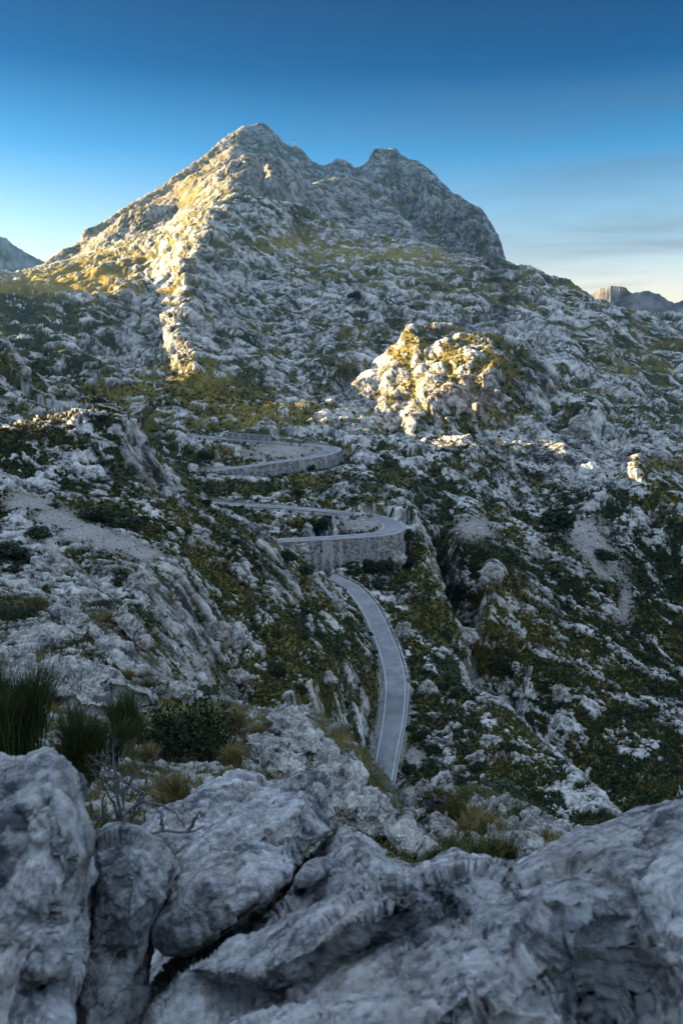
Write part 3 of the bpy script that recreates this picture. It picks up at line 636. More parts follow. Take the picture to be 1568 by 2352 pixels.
# mirror to the hill side
root = empty('roadside_wall', c); tag(root, 'short straight stone wall on the hill side of the upper road', 'wall')
s_ = rnormal(R_top[ja:jb]); Q = R_top[ja:jb]
def hill_sweep(o0, o1, z0, z1):
    V = []
    for o, dz in ((o0, z1), (o1, z1), (o1, z0), (o0, z0)):
        h = Q[:, 3]/2+o; V.append(np.stack([Q[:, 0]+s_[:, 0]*h, Q[:, 1]+s_[:, 1]*h, Q[:, 2]+dz], 1))
    V = np.stack(V, 1); m = len(Q); i = np.arange(m-1)[:, None]*4; j = np.arange(4)[None]
    f = np.stack([(i+j).ravel(), (i+(j+1) % 4).ravel(), (i+4+(j+1) % 4).ravel(), (i+4+j).ravel()], 1)
    return V.reshape(-1, 3), np.concatenate([f, [[3, 2, 1, 0]], [[(m-1)*4+q for q in range(4)]]])
v, f = hill_sweep(.5, 1.1, -.5, 3.3); link_mesh('masonry', v-c, f, M_WALL, root, smooth=False)
v, f = hill_sweep(.44, 1.16, 3.31, 3.5); link_mesh('coping', v-c, f, M_COPE, root, smooth=False)

def tube(pts, radii, n=6):
    pts = np.asarray(pts, float); m = len(pts); V = []
    t = np.gradient(pts, axis=0); t /= np.linalg.norm(t, axis=1, keepdims=True)+1e-9
    up = np.array([0, 0, 1.]) if abs(t[0, 2]) < .9 else np.array([1., 0, 0])
    a = np.cross(t, up); a /= np.linalg.norm(a, axis=1, keepdims=True)+1e-9; b = np.cross(t, a)
    ang = np.linspace(0, 2*math.pi, n, endpoint=False)
    V = pts[:, None]+np.asarray(radii, float)[:, None, None]*(np.cos(ang)[None, :, None]*a[:, None]+np.sin(ang)[None, :, None]*b[:, None])
    i = np.arange(m-1)[:, None]*n; j = np.arange(n)[None]
    f = np.stack([(i+j).ravel(), (i+(j+1) % n).ravel(), (i+n+(j+1) % n).ravel(), (i+n+j).ravel()], 1)
    return V.reshape(-1, 3), f
def box(c, s):
    v = np.array([(x, y, z) for x in (-1, 1) for y in (-1, 1) for z in (-1, 1)], float)*np.array(s)/2+np.array(c)
    return v, np.array([(0, 1, 3, 2), (4, 6, 7, 5), (0, 4, 5, 1), (2, 3, 7, 6), (0, 2, 6, 4), (1, 5, 7, 3)])
def guard_rail(R, o, label, every=5):
    q = off_line(R, o); c = q[len(q)//2].copy()
    root = empty('guard_rail', c); tag(root, label, 'guard rail')
    v, f = tube(q-c+np.array([0, 0, .95]), np.full(len(q), .07), 5); link_mesh('rail', v, f, M_STEEL, root)
    for i in range(0, len(q), every):
        v, f = box(q[i]-c+np.array([0, 0, .42]), (.12, .12, 1.1)); link_mesh('post', v, f, M_STEEL, root, smooth=False)
guard_rail(R_mid[idx(R_mid, 835, 1230, 310):W_MID[1]-1], .55, 'steel guard rail along the outer edge of the lower hairpin')
ia, ib = idx(R_mid, 700, 1168, 350), idx(R_mid, 515, 1158, 344)
Rg = R_mid[ia:ib][::-1]
guard_rail(Rg, .2, 'steel guard rail on the road above the lower hairpin island', 6)
# ------------------------------------------------------------------ where the ground shows in the picture
_rel = P3; _cy, _sy = math.cos(PITCH), math.sin(PITCH)
_dep = _rel[:, 1]*_cy-_rel[:, 2]*_sy
PX = CX+FD*_rel[:, 0]/_dep; PY = CY-FD*(_rel[:, 1]*_sy+_rel[:, 2]*_cy)/_dep
_ib = (PX > -150) & (PX < 1720) & (PY > -50) & (PY < 2500)
_bx = np.clip(((PX+150)/3).astype(int), 0, 623); _by = np.clip(((PY+50)/3).astype(int), 0, 849); _b = _by*624+_bx
_zb = np.full(624*850, 9e9); np.minimum.at(_zb, _b[_ib], rh[_ib])
VIS = _ib & (rh < _zb[_b]*1.02+.3)
NT3 = None
def hit(x, y):
    """the visible ground point at a place in the picture"""
    c = np.where(VIS & (np.abs(PX-x) < 6) & (np.abs(PY-y) < 6))[0]
    if len(c) == 0: c = np.where(VIS & (np.abs(PX-x) < 25) & (np.abs(PY-y) < 25))[0]
    if len(c) == 0: raise ValueError((x, y))
    k_ = c[np.argsort((PX[c]-x)**2+(PY[c]-y)**2)[:6]]
    return P3[k_[np.argmin(rh[k_])]]
# ------------------------------------------------------------------ leaves, blades, stems
def foliage_material(name, cols, trans=.0):
    k = NT(name); a = k.attr('tone'); n = k.noise(1.2, 3, .6)
    f = k.math('ADD', k.math('MULTIPLY', a, .7), k.math('MULTIPLY', n, .3))
    k.b.inputs['Roughness'].default_value = .7
    return k.base(k.ramp(f, cols))
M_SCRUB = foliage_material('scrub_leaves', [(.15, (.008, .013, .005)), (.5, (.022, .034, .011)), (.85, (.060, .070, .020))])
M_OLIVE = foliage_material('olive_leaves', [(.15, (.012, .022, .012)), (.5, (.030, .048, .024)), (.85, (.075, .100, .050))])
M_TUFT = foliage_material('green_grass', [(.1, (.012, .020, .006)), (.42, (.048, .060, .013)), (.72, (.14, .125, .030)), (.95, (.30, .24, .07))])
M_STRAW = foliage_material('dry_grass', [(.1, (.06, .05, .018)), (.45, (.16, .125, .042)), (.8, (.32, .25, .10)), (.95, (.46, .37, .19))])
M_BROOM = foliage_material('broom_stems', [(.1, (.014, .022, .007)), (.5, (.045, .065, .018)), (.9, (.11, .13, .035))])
k = NT('bark'); k.base(k.ramp(k.noise(6, 4, .6), [(.3, (.05, .045, .04)), (.7, (.14, .125, .11))])); M_BARK = k.m
k = NT('dead_wood'); k.base(k.ramp(k.noise(14, 4, .6), [(.3, (.045, .043, .042)), (.7, (.17, .165, .16))])); M_DEAD = k.m
def leaf_cards(c, n, size, up=.2, rng=RNG, aspect=1.0):
    """random quads at centres c (n,3) with side lengths size (n)"""
    a = rng.normal(size=(n, 3)); a /= np.linalg.norm(a, axis=1, keepdims=True)
    b = rng.normal(size=(n, 3)); b -= (a*b).sum(1, keepdims=True)*a; b /= np.linalg.norm(b, axis=1, keepdims=True)
    s = np.asarray(size)[:, None]*.5
    v = np.stack([c-a*s-b*s*.35*aspect, c+a*s*.2-b*s*aspect*.8, c+a*s+b*s*.3*aspect, c-a*s*.3+b*s*aspect*.8], 1).reshape(-1, 3)
    return v, np.arange(4*n).reshape(n, 4)
def clump_points(n, rx, ry, rz, lobes, rng):
    """points through the upper part of an uneven lobed mound of unit base"""
    L_ = rng.normal(size=(lobes, 3)); L_ /= np.linalg.norm(L_, axis=1, keepdims=True); L_[:, 2] = np.abs(L_[:, 2])*.9
    L_ *= rng.uniform(.35, .75, size=(lobes, 1)); rr = rng.uniform(.28, .5, size=lobes)
    k_ = rng.integers(0, lobes, n); d = rng.normal(size=(n, 3)); d /= np.linalg.norm(d, axis=1, keepdims=True)
    q = L_[k_]+d*(rr[k_]*rng.uniform(.55, 1., n)**.5)[:, None]
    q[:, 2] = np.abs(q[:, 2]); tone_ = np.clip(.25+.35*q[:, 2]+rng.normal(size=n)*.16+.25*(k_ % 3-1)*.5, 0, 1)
    return q*np.array([rx, ry, rz]), tone_
def shrub_mesh(name, n, leaf, lobes, mat, rz=1., seed=0):
    g = np.random.default_rng(seed); c, t = clump_points(n, 1, 1, rz, lobes, g)
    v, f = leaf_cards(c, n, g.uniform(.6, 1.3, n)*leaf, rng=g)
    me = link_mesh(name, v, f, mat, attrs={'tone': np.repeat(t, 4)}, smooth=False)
    return me
def blade_set(base, h, lean, width, rng=RNG, droop=1.0):
    """curved tapering blades: base (n,3), length h, lean outward vectors (n,2)"""
    n = len(base); s = np.array([0, .4, .75, 1.])
    zz = s[None]*h[:, None]*(1-.25*droop*s[None]**2*np.minimum(1, np.hypot(lean[:, 0], lean[:, 1]))[:, None])
    oo = (s[None]**1.7)*h[:, None]
    x = base[:, 0:1]+oo*lean[:, 0:1]; y = base[:, 1:2]+oo*lean[:, 1:2]; z = base[:, 2:3]+zz
    ang = rng.uniform(0, math.pi, n); w = np.array([1, .85, .55, .08])[None]*width[:, None]*.5
    cx, cy = np.cos(ang)[:, None]*w, np.sin(ang)[:, None]*w
    v = np.stack([np.stack([x-cx, y-cy, z], -1), np.stack([x+cx, y+cy, z], -1)], 2).reshape(-1, 3)
    i = (np.arange(n)*8)[:, None]+np.array([0, 2, 4])[None]; i = i.ravel()
    return v, np.stack([i, i+1, i+3, i+2], 1)
def tuft_arrays(n, h, spread, width, rng, droop=1.):
    b = np.concatenate([rng.normal(size=(n, 2))*spread*.28, np.zeros((n, 1))-.02*h], 1)
    d = rng.normal(size=(n, 2)); d = d/np.linalg.norm(d, axis=1, keepdims=True)*rng.uniform(.1, 1., (n, 1))**.8
    hh = h*rng.uniform(.55, 1.1, n)
    v, f = blade_set(b, hh, d*spread/h*1.3, width*rng.uniform(.6, 1.3, n), rng, droop)
    return v, f, np.repeat(np.clip(rng.normal(.5, .22, n), 0, 1), 8)

# ------------------------------------------------------------------ scrub: low bushes and grass tufts past counting
vegp = (1-rock)*(1-np.clip(scree*1.2, 0, 1))
vegp = np.where((rd-rw < 1.6) & (rd < 90), 0, vegp)
scr_w = np.maximum(vegp, .16*(scree < .3)*(rd > 6)*sstep(300, 420, rh))
cand = np.where(VIS & (scr_w > .12) & (rh > 60) & (rh < 1500))[0]
area = (r3[cand]/FD)**2
def scatter(num, rmin, rmax, wfun):
    c = cand[(rh[cand] > rmin) & (rh[cand] < rmax)]; w = wfun(c); w = w/w.sum()
    return RNG.choice(c, size=min(num, int((w > 0).sum())), replace=False, p=w)
# leafy bushes
sel = scatter(int(20000*SCR), 110, 1350, lambda c: scr_w[c]*np.maximum(1.1-1.15*dry[c],.05)*np.minimum(1, 500/rh[c]))
sz = np.clip(RNG.lognormal(-.35, .45, len(sel)), .3, 1.9)*np.clip(rh[sel]/330, .55, 1.6)
NL = 22
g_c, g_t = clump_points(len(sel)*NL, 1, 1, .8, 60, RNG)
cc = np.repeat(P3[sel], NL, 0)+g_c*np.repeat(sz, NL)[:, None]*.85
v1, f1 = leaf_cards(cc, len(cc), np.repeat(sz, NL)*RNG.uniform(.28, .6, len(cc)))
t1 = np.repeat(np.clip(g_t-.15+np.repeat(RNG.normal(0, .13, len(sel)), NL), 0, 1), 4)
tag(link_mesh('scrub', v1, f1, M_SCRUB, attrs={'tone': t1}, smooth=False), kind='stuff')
# grass tufts
sel = scatter(int(30000*SCR), 60, 900, lambda c: vegp[c]*(.35+dry[c])*np.minimum(1, 330/rh[c]))
sz = RNG.uniform(.45, 1.05, len(sel))*np.clip(rh[sel]/200, .6, 2.2)
NB_ = 13
b = np.repeat(P3[sel]-np.array([0, 0, .06]), NB_, 0); n_ = len(b); s_r = np.repeat(sz, NB_)
b[:, :2] += RNG.normal(size=(n_, 2))*s_r[:, None]*.16
d_ = RNG.normal(size=(n_, 2)); d_ = d_/np.linalg.norm(d_, axis=1, keepdims=True)*RNG.uniform(.1, 1., (n_, 1))
v2, f2 = blade_set(b, s_r*RNG.uniform(.6, 1.1, n_), d_*.95, s_r*.17)
t2 = np.repeat(np.clip(.15+.6*np.repeat(dry[sel], NB_)+RNG.normal(0, .13, n_), 0, 1), 8)
tag(link_mesh('grass', v2, f2, M_TUFT, attrs={'tone': t2}, smooth=False), kind='stuff')
print('scrub', len(f1), 'grass', len(f2))

# loose stones on the scree, the track and the verges
cs_ = np.where(VIS & (scree > .35) & (rh > 90) & (rh < 520) & ~((rd < rw+.5)))[0]
cs_ = RNG.choice(cs_, min(9000, len(cs_)), replace=False); n_ = len(cs_)
sz = np.clip(RNG.lognormal(-1.1, .62, n_), .1, 1.7)*np.clip(rh[cs_]/260, .6, 1.6)
oc = np.array([(1, 0, 0), (-1, 0, 0), (0, 1, 0), (0, -1, 0), (0, 0, 1), (0, 0, -1)], float)
of = np.array([(0, 2, 4), (2, 1, 4), (1, 3, 4), (3, 0, 4), (2, 0, 5), (1, 2, 5), (3, 1, 5), (0, 3, 5)])
vv = oc[None]*RNG.uniform(.45, 1., (n_, 6, 1))*np.array([1, 1, .75])+RNG.normal(size=(n_, 6, 3))*.16
an = RNG.uniform(0, 6.28, n_); cr, sr = np.cos(an)[:, None], np.sin(an)[:, None]
vv = np.stack([vv[..., 0]*cr-vv[..., 1]*sr, vv[..., 0]*sr+vv[..., 1]*cr, vv[..., 2]], -1)*sz[:, None, None]*.55+P3[cs_][:, None]
k = NT('loose_limestone'); k.base(k.ramp(k.attr('tone'), [(.1, (.12, .115, .105)), (.5, (.34, .325, .30)), (.9, (.56, .54, .51))])); M_STONE = k.m
tag(link_mesh('gravel', vv.reshape(-1, 3), (of[None]+np.arange(n_)[:, None, None]*6).reshape(-1, 3), M_STONE, attrs={'tone': np.repeat(np.clip(RNG.normal(.5, .25, n_), 0, 1), 6)}, smooth=False), kind='stuff')
# ------------------------------------------------------------------ boulders and ledges
def rock_material(name, scale, strata=.5, lichen=.5, warm=.3, rot=.6, gain=1.0, bump=.6, tint=(1., 1., 1.)):
    k = NT(name)
    a = k.noise(1.6*scale, 8, .68)
    b = k.noise(6*scale, 7, .72, k.coord((.45, 1.0, 1.0), (.2, rot, .35)))
    s_ = k.noise(11*scale, 8, .75, k.coord((1, 1, 1), (1, 0, 2)))
    f = k.math('ADD', k.math('MULTIPLY', a, .42), k.math('ADD', k.math('MULTIPLY', b, strata*.38), k.math('MULTIPLY', s_, .58-strata*.38)))
    g = gain
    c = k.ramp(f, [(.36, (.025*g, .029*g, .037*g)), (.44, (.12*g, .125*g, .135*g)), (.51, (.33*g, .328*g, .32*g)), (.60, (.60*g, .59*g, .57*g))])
    w = k.ramp(k.noise(1.3*scale, 6, .7, k.coord((1, 1, 1), (1, 2, 3))), [(.50, 0.), (.66, 1.)])
    c = k.mix(k.math('MULTIPLY', w, warm), c, (.42, .32, .22))
    l = k.ramp(k.noise(7*scale, 7, .78, k.coord((1, 1, 1), (2, 1, 0))), [(.575, 0.), (.62, 1.)])
    c = k.mix(k.math('MULTIPLY', l, lichen), c, (.72, .72, .70))
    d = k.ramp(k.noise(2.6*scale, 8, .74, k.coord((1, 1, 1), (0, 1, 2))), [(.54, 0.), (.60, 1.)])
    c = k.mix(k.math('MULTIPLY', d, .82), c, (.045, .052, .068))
    c = k.mix(1.0, c, tint, 'MULTIPLY')
    h = k.math('ADD', k.math('ADD', k.noise(16*scale, 9, .75), k.math('MULTIPLY', b, 1.2)), k.math('MULTIPLY', s_, .8))
    k.bump(h, bump, .035/scale)
    k.b.inputs['Roughness'].default_value = .85
    return k.base(c)
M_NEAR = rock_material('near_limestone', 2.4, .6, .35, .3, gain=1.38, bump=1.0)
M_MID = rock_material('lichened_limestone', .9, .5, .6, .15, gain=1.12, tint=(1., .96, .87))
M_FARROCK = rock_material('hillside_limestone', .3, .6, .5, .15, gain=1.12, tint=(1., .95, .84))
from mathutils.geometry import delaunay_2d_cdt
def interp_smooth(ctrl, x, y):
    c = np.array(ctrl, float); q = c[:, :2]/300.; lr = np.log(c[:, 2]); n = len(c)
    d = np.sqrt(((q[:, None]-q[None])**2).sum(-1)+.02)
    T = np.concatenate([np.ones((n, 1)), q], 1)
    if n < 4: T = T[:, :1]
    A = np.zeros((n+T.shape[1],)*2); A[:n, :n] = d-np.eye(n)*.002; A[:n, n:] = T; A[n:, :n] = T.T
    w = np.linalg.solve(A, np.concatenate([lr, np.zeros(T.shape[1])]))
    u = np.stack([x, y], -1).reshape(-1, 2)/300.
    D = np.sqrt(((u[:, None]-q[None])**2).sum(-1)+.02)
    t = np.concatenate([np.ones((len(u), 1)), u], 1)[:, :T.shape[1]]
    return np.exp(D @ w[:n]+t @ w[n:]).reshape(np.shape(x))
def interp_r(ctrl, x, y, planar=False):
    """front relief of a rock: smooth, or broken into flat planes between the surveyed points"""
    if not planar: return interp_smooth(ctrl, x, y)
    c = np.array(ctrl, float); x0, x1, y0, y1 = x.min()-5, x.max()+5, y.min()-5, y.max()+5
    ex = np.array([(x0+(x1-x0)*i/4, yy) for i in range(5) for yy in (y0, y1)]+[(xx, y0+(y1-y0)*i/4) for i in (1, 2, 3) for xx in (x0, x1)])
    pts = np.concatenate([c[:, :2], ex]); rr = np.concatenate([c[:, 2], interp_smooth(ctrl, ex[:, 0], ex[:, 1])])
    from mathutils import Vector as V2
    vs, _, fs, ov, _, _ = delaunay_2d_cdt([V2((float(a), float(b))) for a, b in pts], [], [], 0, .01)
    vs = np.array([tuple(v) for v in vs]); rv = np.array([rr[o[0]] if len(o) else 1. for o in ov])
    X_, Y_ = x.ravel(), y.ravel(); out = interp_smooth(ctrl, X_, Y_)
    for t in fs:
        (ax, ay), (bx, by), (cx, cy) = vs[t[0]], vs[t[1]], vs[t[2]]
        sel = np.where((X_ >= min(ax, bx, cx)) & (X_ <= max(ax, bx, cx)) & (Y_ >= min(ay, by, cy)) & (Y_ <= max(ay, by, cy)))[0]
        den = (by-cy)*(ax-cx)+(cx-bx)*(ay-cy)
        if abs(den) < 1e-9 or len(sel) == 0: continue
        l1 = ((by-cy)*(X_[sel]-cx)+(cx-bx)*(Y_[sel]-cy))/den; l2 = ((cy-ay)*(X_[sel]-cx)+(ax-cx)*(Y_[sel]-cy))/den; l3 = 1-l1-l2
        ok = (l1 > -1e-6) & (l2 > -1e-6) & (l3 > -1e-6)
        out[sel[ok]] = np.exp(l1*np.log(rv[t[0]])+l2*np.log(rv[t[1]])+l3*np.log(rv[t[2]]))[ok]
    return out.reshape(x.shape)
def boulder(name, label, outline, ctrl, thick, mat, amp=.06, lam0=.6, nth=220, nph=160, seed=1, cat='rock', group=None, octs=5, hh=.85, block=.5, planar=False, warp=1.0, jag=.0):
    """a closed rock: its outline as surveyed, its own front relief (ctrl: x, y, distance) and thickness behind it"""
    o = np.array(outline, float); cen = np.array([(o[:, 0].min()+o[:, 0].max())/2, (o[:, 1].min()+o[:, 1].max())/2])
    ang = np.arctan2(o[:, 1]-cen[1], o[:, 0]-cen[0]); k_ = np.argsort(ang); ang, o = ang[k_], o[k_]
    rr = np.hypot(*(o-cen).T)
    th = np.linspace(-math.pi, math.pi, nth+1)
    # outline along its own edges: straight between the surveyed corners, slightly softened
    dense = []
    oo = np.concatenate([o, o[:1]])
    for a_, b_ in zip(oo[:-1], oo[1:]): dense += [a_+(b_-a_)*t for t in np.linspace(0, 1, 24, endpoint=False)]
    dense = np.array(dense); da = np.unwrap(np.arctan2(dense[:, 1]-cen[1], dense[:, 0]-cen[0])); da = (da+math.pi) % (2*math.pi)-math.pi
    k_ = np.argsort(da); R_ = np.interp(th, np.concatenate([da[k_]-2*math.pi, da[k_], da[k_]+2*math.pi]), np.tile(np.hypot(*(dense[k_]-cen).T), 3))
    if jag:
        cq = np.stack([np.cos(th), np.sin(th), th*0+seed], 1).astype(np.float32)
        R_ = R_*(1+jag*(1.2*perlin(cq*3.1, seed)+.9*perlin(cq*8.3, seed+1)+.6*perlin(cq*21., seed+2)+.4*perlin(cq*50., seed+3)))
    ph = np.concatenate([np.linspace(.0004, 1, int(nph*.72))**.8*math.pi/2, math.pi/2+np.linspace(0, 1, nph-int(nph*.72)+1)[1:]*math.pi/2*.98])
    t = np.sin(ph)[:, None]; x = cen[0]+t*np.cos(th)[None]*R_[None]; y = cen[1]+t*np.sin(th)[None]*R_[None]
    rc = interp_r(ctrl, x, y, planar)
    cs = np.cos(ph)[:, None]
    prof = 1-np.sqrt(np.clip(1-t**11, 0, 1)) if planar else 1-np.abs(cs)**.55
    depth = np.where(cs > 0, thick*.42*prof, thick*(.42-cs*.58))
    r = rc+depth
    a, e = azel(x, y); V = np.stack([r*np.sin(a), r*np.cos(a), r*e], -1)
    nrm = np.cross(np.gradient(V, axis=1), np.gradient(V, axis=0)); nrm /= np.linalg.norm(nrm, axis=-1, keepdims=True)+1e-9
    view = V/np.linalg.norm(V, axis=-1, keepdims=True)
    if (nrm[5]*view[5]).sum() > 0: nrm = -nrm
    q = V.reshape(-1, 3).astype(np.float32)
    d = np.zeros(len(q), np.float32)
    qs = q+np.stack([perlin(q/(lam0*.9), seed+70+s) for s in range(3)], 1)*lam0*.3*warp
    qs = qs+np.stack([perlin(q/(lam0*.22), seed+80+s) for s in range(3)], 1)*lam0*.06*warp
    for i in range(octs):
        lam = lam0/2**i; s = np.array([lam, lam, lam*.8])
        bk = 1-(1-block)*min(1, .35+.3*i)
        d += amp*2.0**(-hh*i)*((np.abs(perlin(qs/s, seed+i))-.26)*(1-bk)*1.5+facet(qs/s*.7, seed+30+i, .3)*bk*.9)
    edgew = (1-.55*np.repeat(np.exp(-((ph-math.pi/2)/.12)**2)[:, None], nth+1, 1)).ravel()
    q = q+nrm.reshape(-1, 3)*(d*edgew)[:, None]
    q = q.reshape(V.shape); q[:, -1] = q[:, 0]; q = q.reshape(-1, 3)
    loc = q.mean(0); f = grid_faces(len(ph), nth+1)
    ob = link_mesh(name, q-loc, f, mat); ob.location = loc
    return tag(ob, label, cat, group)
def c5(*p): return [(.5126*a, 1263+.5126*b) for a, b in p]
def c6(*p): return [(764+.5126*a, 1263+.5126*b) for a, b in p]
def c8(*p): return [(764+.5126*a, 1779.6+.5126*b) for a, b in p]
# the rocks at the photographer's feet
NK = dict(hh=.8, block=.95, planar=True, warp=.2, octs=6, jag=.022)
boulder('boulder', 'tall upright limestone boulder beside the dead bush, pitted with small holes', [(-140, 1790), (-60, 1750), (0, 1741), (60, 1736), (110, 1722), (150, 1740), (180, 1778), (205, 1830), (208, 1900), (222, 1950), (226, 2010), (214, 2080), (206, 2140), (190, 2200), (182, 2260), (160, 2340), (140, 2520), (-160, 2560)],
        [(0, 1755, 2.15), (105, 1735, 2.02), (165, 1775, 2.05), (40, 1860, 1.78), (120, 1850, 1.72), (195, 1850, 2.0), (205, 2000, 1.95), (150, 1980, 1.60), (70, 1985, 1.66), (-40, 1900, 1.9), (20, 2100, 1.62), (130, 2100, 1.56), (195, 2100, 1.80), (150, 2250, 1.52), (60, 2240, 1.58), (100, 2400, 1.46), (-40, 2300, 1.6)], .7, M_NEAR, .05, .40, 260, 200, 3, **NK)
boulder('rock', 'low wedge of dark rock at the foot of the tall upright boulder', [(20, 2260), (60, 2170), (100, 2110), (150, 2160), (182, 2230), (176, 2300), (170, 2520), (0, 2520)], [(100, 2120, 1.48), (95, 2230, 1.30), (160, 2250, 1.42), (40, 2280, 1.36), (110, 2400, 1.2), (60, 2500, 1.2)], .35, M_NEAR, .032, .3, 160, 120, 5, **NK)
boulder('rock', 'dark lichened block wedged between the upright boulder and the cracked slab', [(205, 1935), (250, 1898), (300, 1905), (350, 1930), (395, 1962), (411, 1992), (406, 2040), (388, 2082), (362, 2130), (340, 2200), (320, 2420), (170, 2520), (170, 2240), (205, 2090)], [(255, 1910, 2.3), (390, 1980, 2.2), (320, 1975, 2.02), (240, 2000, 2.05), (300, 2090, 1.95), (390, 2060, 2.1), (230, 2150, 1.98), (320, 2200, 2.05), (240, 2350, 1.95)], .6, M_NEAR, .048, .38, 200, 160, 7, **NK)
boulder('rock', 'pale ridged rock rising behind the cracked slab, next to the grass', [(316, 1925), (345, 1890), (400, 1852), (445, 1822), (480, 1795), (510, 1784), (548, 1776), (590, 1780), (640, 1800), (620, 1880), (520, 1960), (420, 2010), (350, 1985)], [(330, 1925, 3.3), (450, 1832, 3.5), (560, 1785, 3.6), (400, 1920, 3.05), (480, 1860, 3.15), (560, 1850, 3.25), (520, 1930, 2.95), (400, 1990, 2.95)], .9, M_NEAR, .08, .5, 220, 140, 9, **NK)
boulder('boulder', 'big pale slab with slanting bands above the long black crack', [(398, 2012), (440, 1955), (490, 1905), (520, 1880), (560, 1838), (610, 1805), (650, 1790), (700, 1776), (745, 1772), (760, 1790), (766, 1830), (778, 1868), (772, 1905), (735, 1948), (712, 1955), (700, 1990), (672, 2025), (630, 2056), (590, 2082), (540, 2112), (490, 2150), (430, 2172), (380, 2178), (350, 2150), (372, 2080)],
        [(560, 1848, 2.8), (700, 1785, 2.9), (750, 1785, 2.98), (768, 1870, 2.75), (690, 1850, 2.6), (600, 1890, 2.5), (500, 1915, 2.6), (410, 2010, 2.35), (470, 2030, 2.1), (550, 1990, 2.18), (650, 1955, 2.3), (705, 1960, 2.3), (600, 2050, 2.05), (530, 2085, 2.02), (480, 2120, 2.05), (400, 2140, 2.05)], .45, M_NEAR, .055, .46, 300, 220, 11, **NK)
boulder('boulder', 'wide grey rock shelf along the bottom with a dark overhung step', [(560, 2040), (690, 1975), (722, 1945), (768, 1880), (790, 1885), (830, 1912), (868, 1944), (900, 1972), (960, 1986), (1000, 1976), (1030, 1958), (1052, 1953), (1085, 1970), (1122, 1977), (1152, 2000), (1176, 1998), (1230, 1966), (1300, 1931), (1340, 1906), (1400, 1891), (1460, 1869), (1520, 1848), (1568, 1832), (1680, 1800), (1850, 1800), (1850, 2700), (900, 2760), (150, 2600), (250, 2380), (290, 2250), (370, 2140), (470, 2080)],
        [(720, 1962, 2.5), (780, 1895, 2.4), (835, 1920, 2.25), (870, 1955, 2.2), (960, 1995, 2.1), (1050, 1962, 2.15), (1160, 2005, 1.95), (1300, 1940, 2.05), (1400, 1900, 2.05), (1568, 1840, 2.0), (1800, 1800, 2.0),
         (690, 1995, 2.75), (640, 2062, 2.7), (560, 2118, 2.6), (480, 2170, 2.5), (405, 2200, 2.5), (320, 2290, 2.4), (300, 2200, 2.7), (500, 2080, 2.8),
         (716, 2000, 2.05), (665, 2072, 1.95), (590, 2130, 1.86), (500, 2186, 1.80), (420, 2220, 1.74), (345, 2310, 1.62), (300, 2400, 1.5),
         (760, 2060, 1.86), (860, 2030, 1.84), (960, 2035, 1.74),
         (513, 2236, 1.60), (606, 2232, 1.54), (657, 2210, 1.52), (719, 2180, 1.5), (800, 2120, 1.5), (860, 2086, 1.52), (930, 2072, 1.54), (1010, 2024, 1.58), (1072, 2002, 1.66), (1143, 2012, 1.70),
         (513, 2272, 1.68), (620, 2280, 1.60), (720, 2246, 1.56), (790, 2204, 1.55), (870, 2166, 1.55), (960, 2144, 1.56), (1050, 2092, 1.59), (1120, 2080, 1.62),
         (480, 2330, 1.58), (640, 2308, 1.48), (764, 2258, 1.44), (866, 2232, 1.42), (959, 2210, 1.40), (1020, 2172, 1.40), (1138, 2160, 1.38), (1284, 2118, 1.34),
         (500, 2420, 1.26), (700, 2360, 1.16), (900, 2345, 1.12), (1100, 2300, 1.10), (1200, 2220, 1.2), (1285, 2230, 1.24), (1310, 2352, 1.18), (900, 2600, .95), (400, 2600, 1.1),
         (1310, 2180, 1.42), (1345, 2240, 1.44), (1370, 2352, 1.42), (1440, 2290, 1.42), (1440, 2180, 1.46), (1200, 2060, 1.66), (1300, 2040, 1.60), (1420, 2070, 1.52), (1568, 2050, 1.52), (1568, 2230, 1.34), (1500, 2340, 1.30), (1500, 2160, 1.38), (1750, 2100, 1.5), (1750, 2500, 1.1), (1350, 2600, 1.15)], 1.2, M_NEAR, .045, .40, 520, 440, 13, **NK)
boulder('rock', 'small knob of rock at the head of the black crack', [(700, 1990), (720, 1975), (752, 1978), (770, 1990), (740, 2010), (700, 2035), (668, 2050), (672, 2030)], [(740, 1985, 1.98), (700, 2030, 1.86), (720, 2005, 1.80)], .2, M_NEAR, .010, .12, 90, 70, 15)
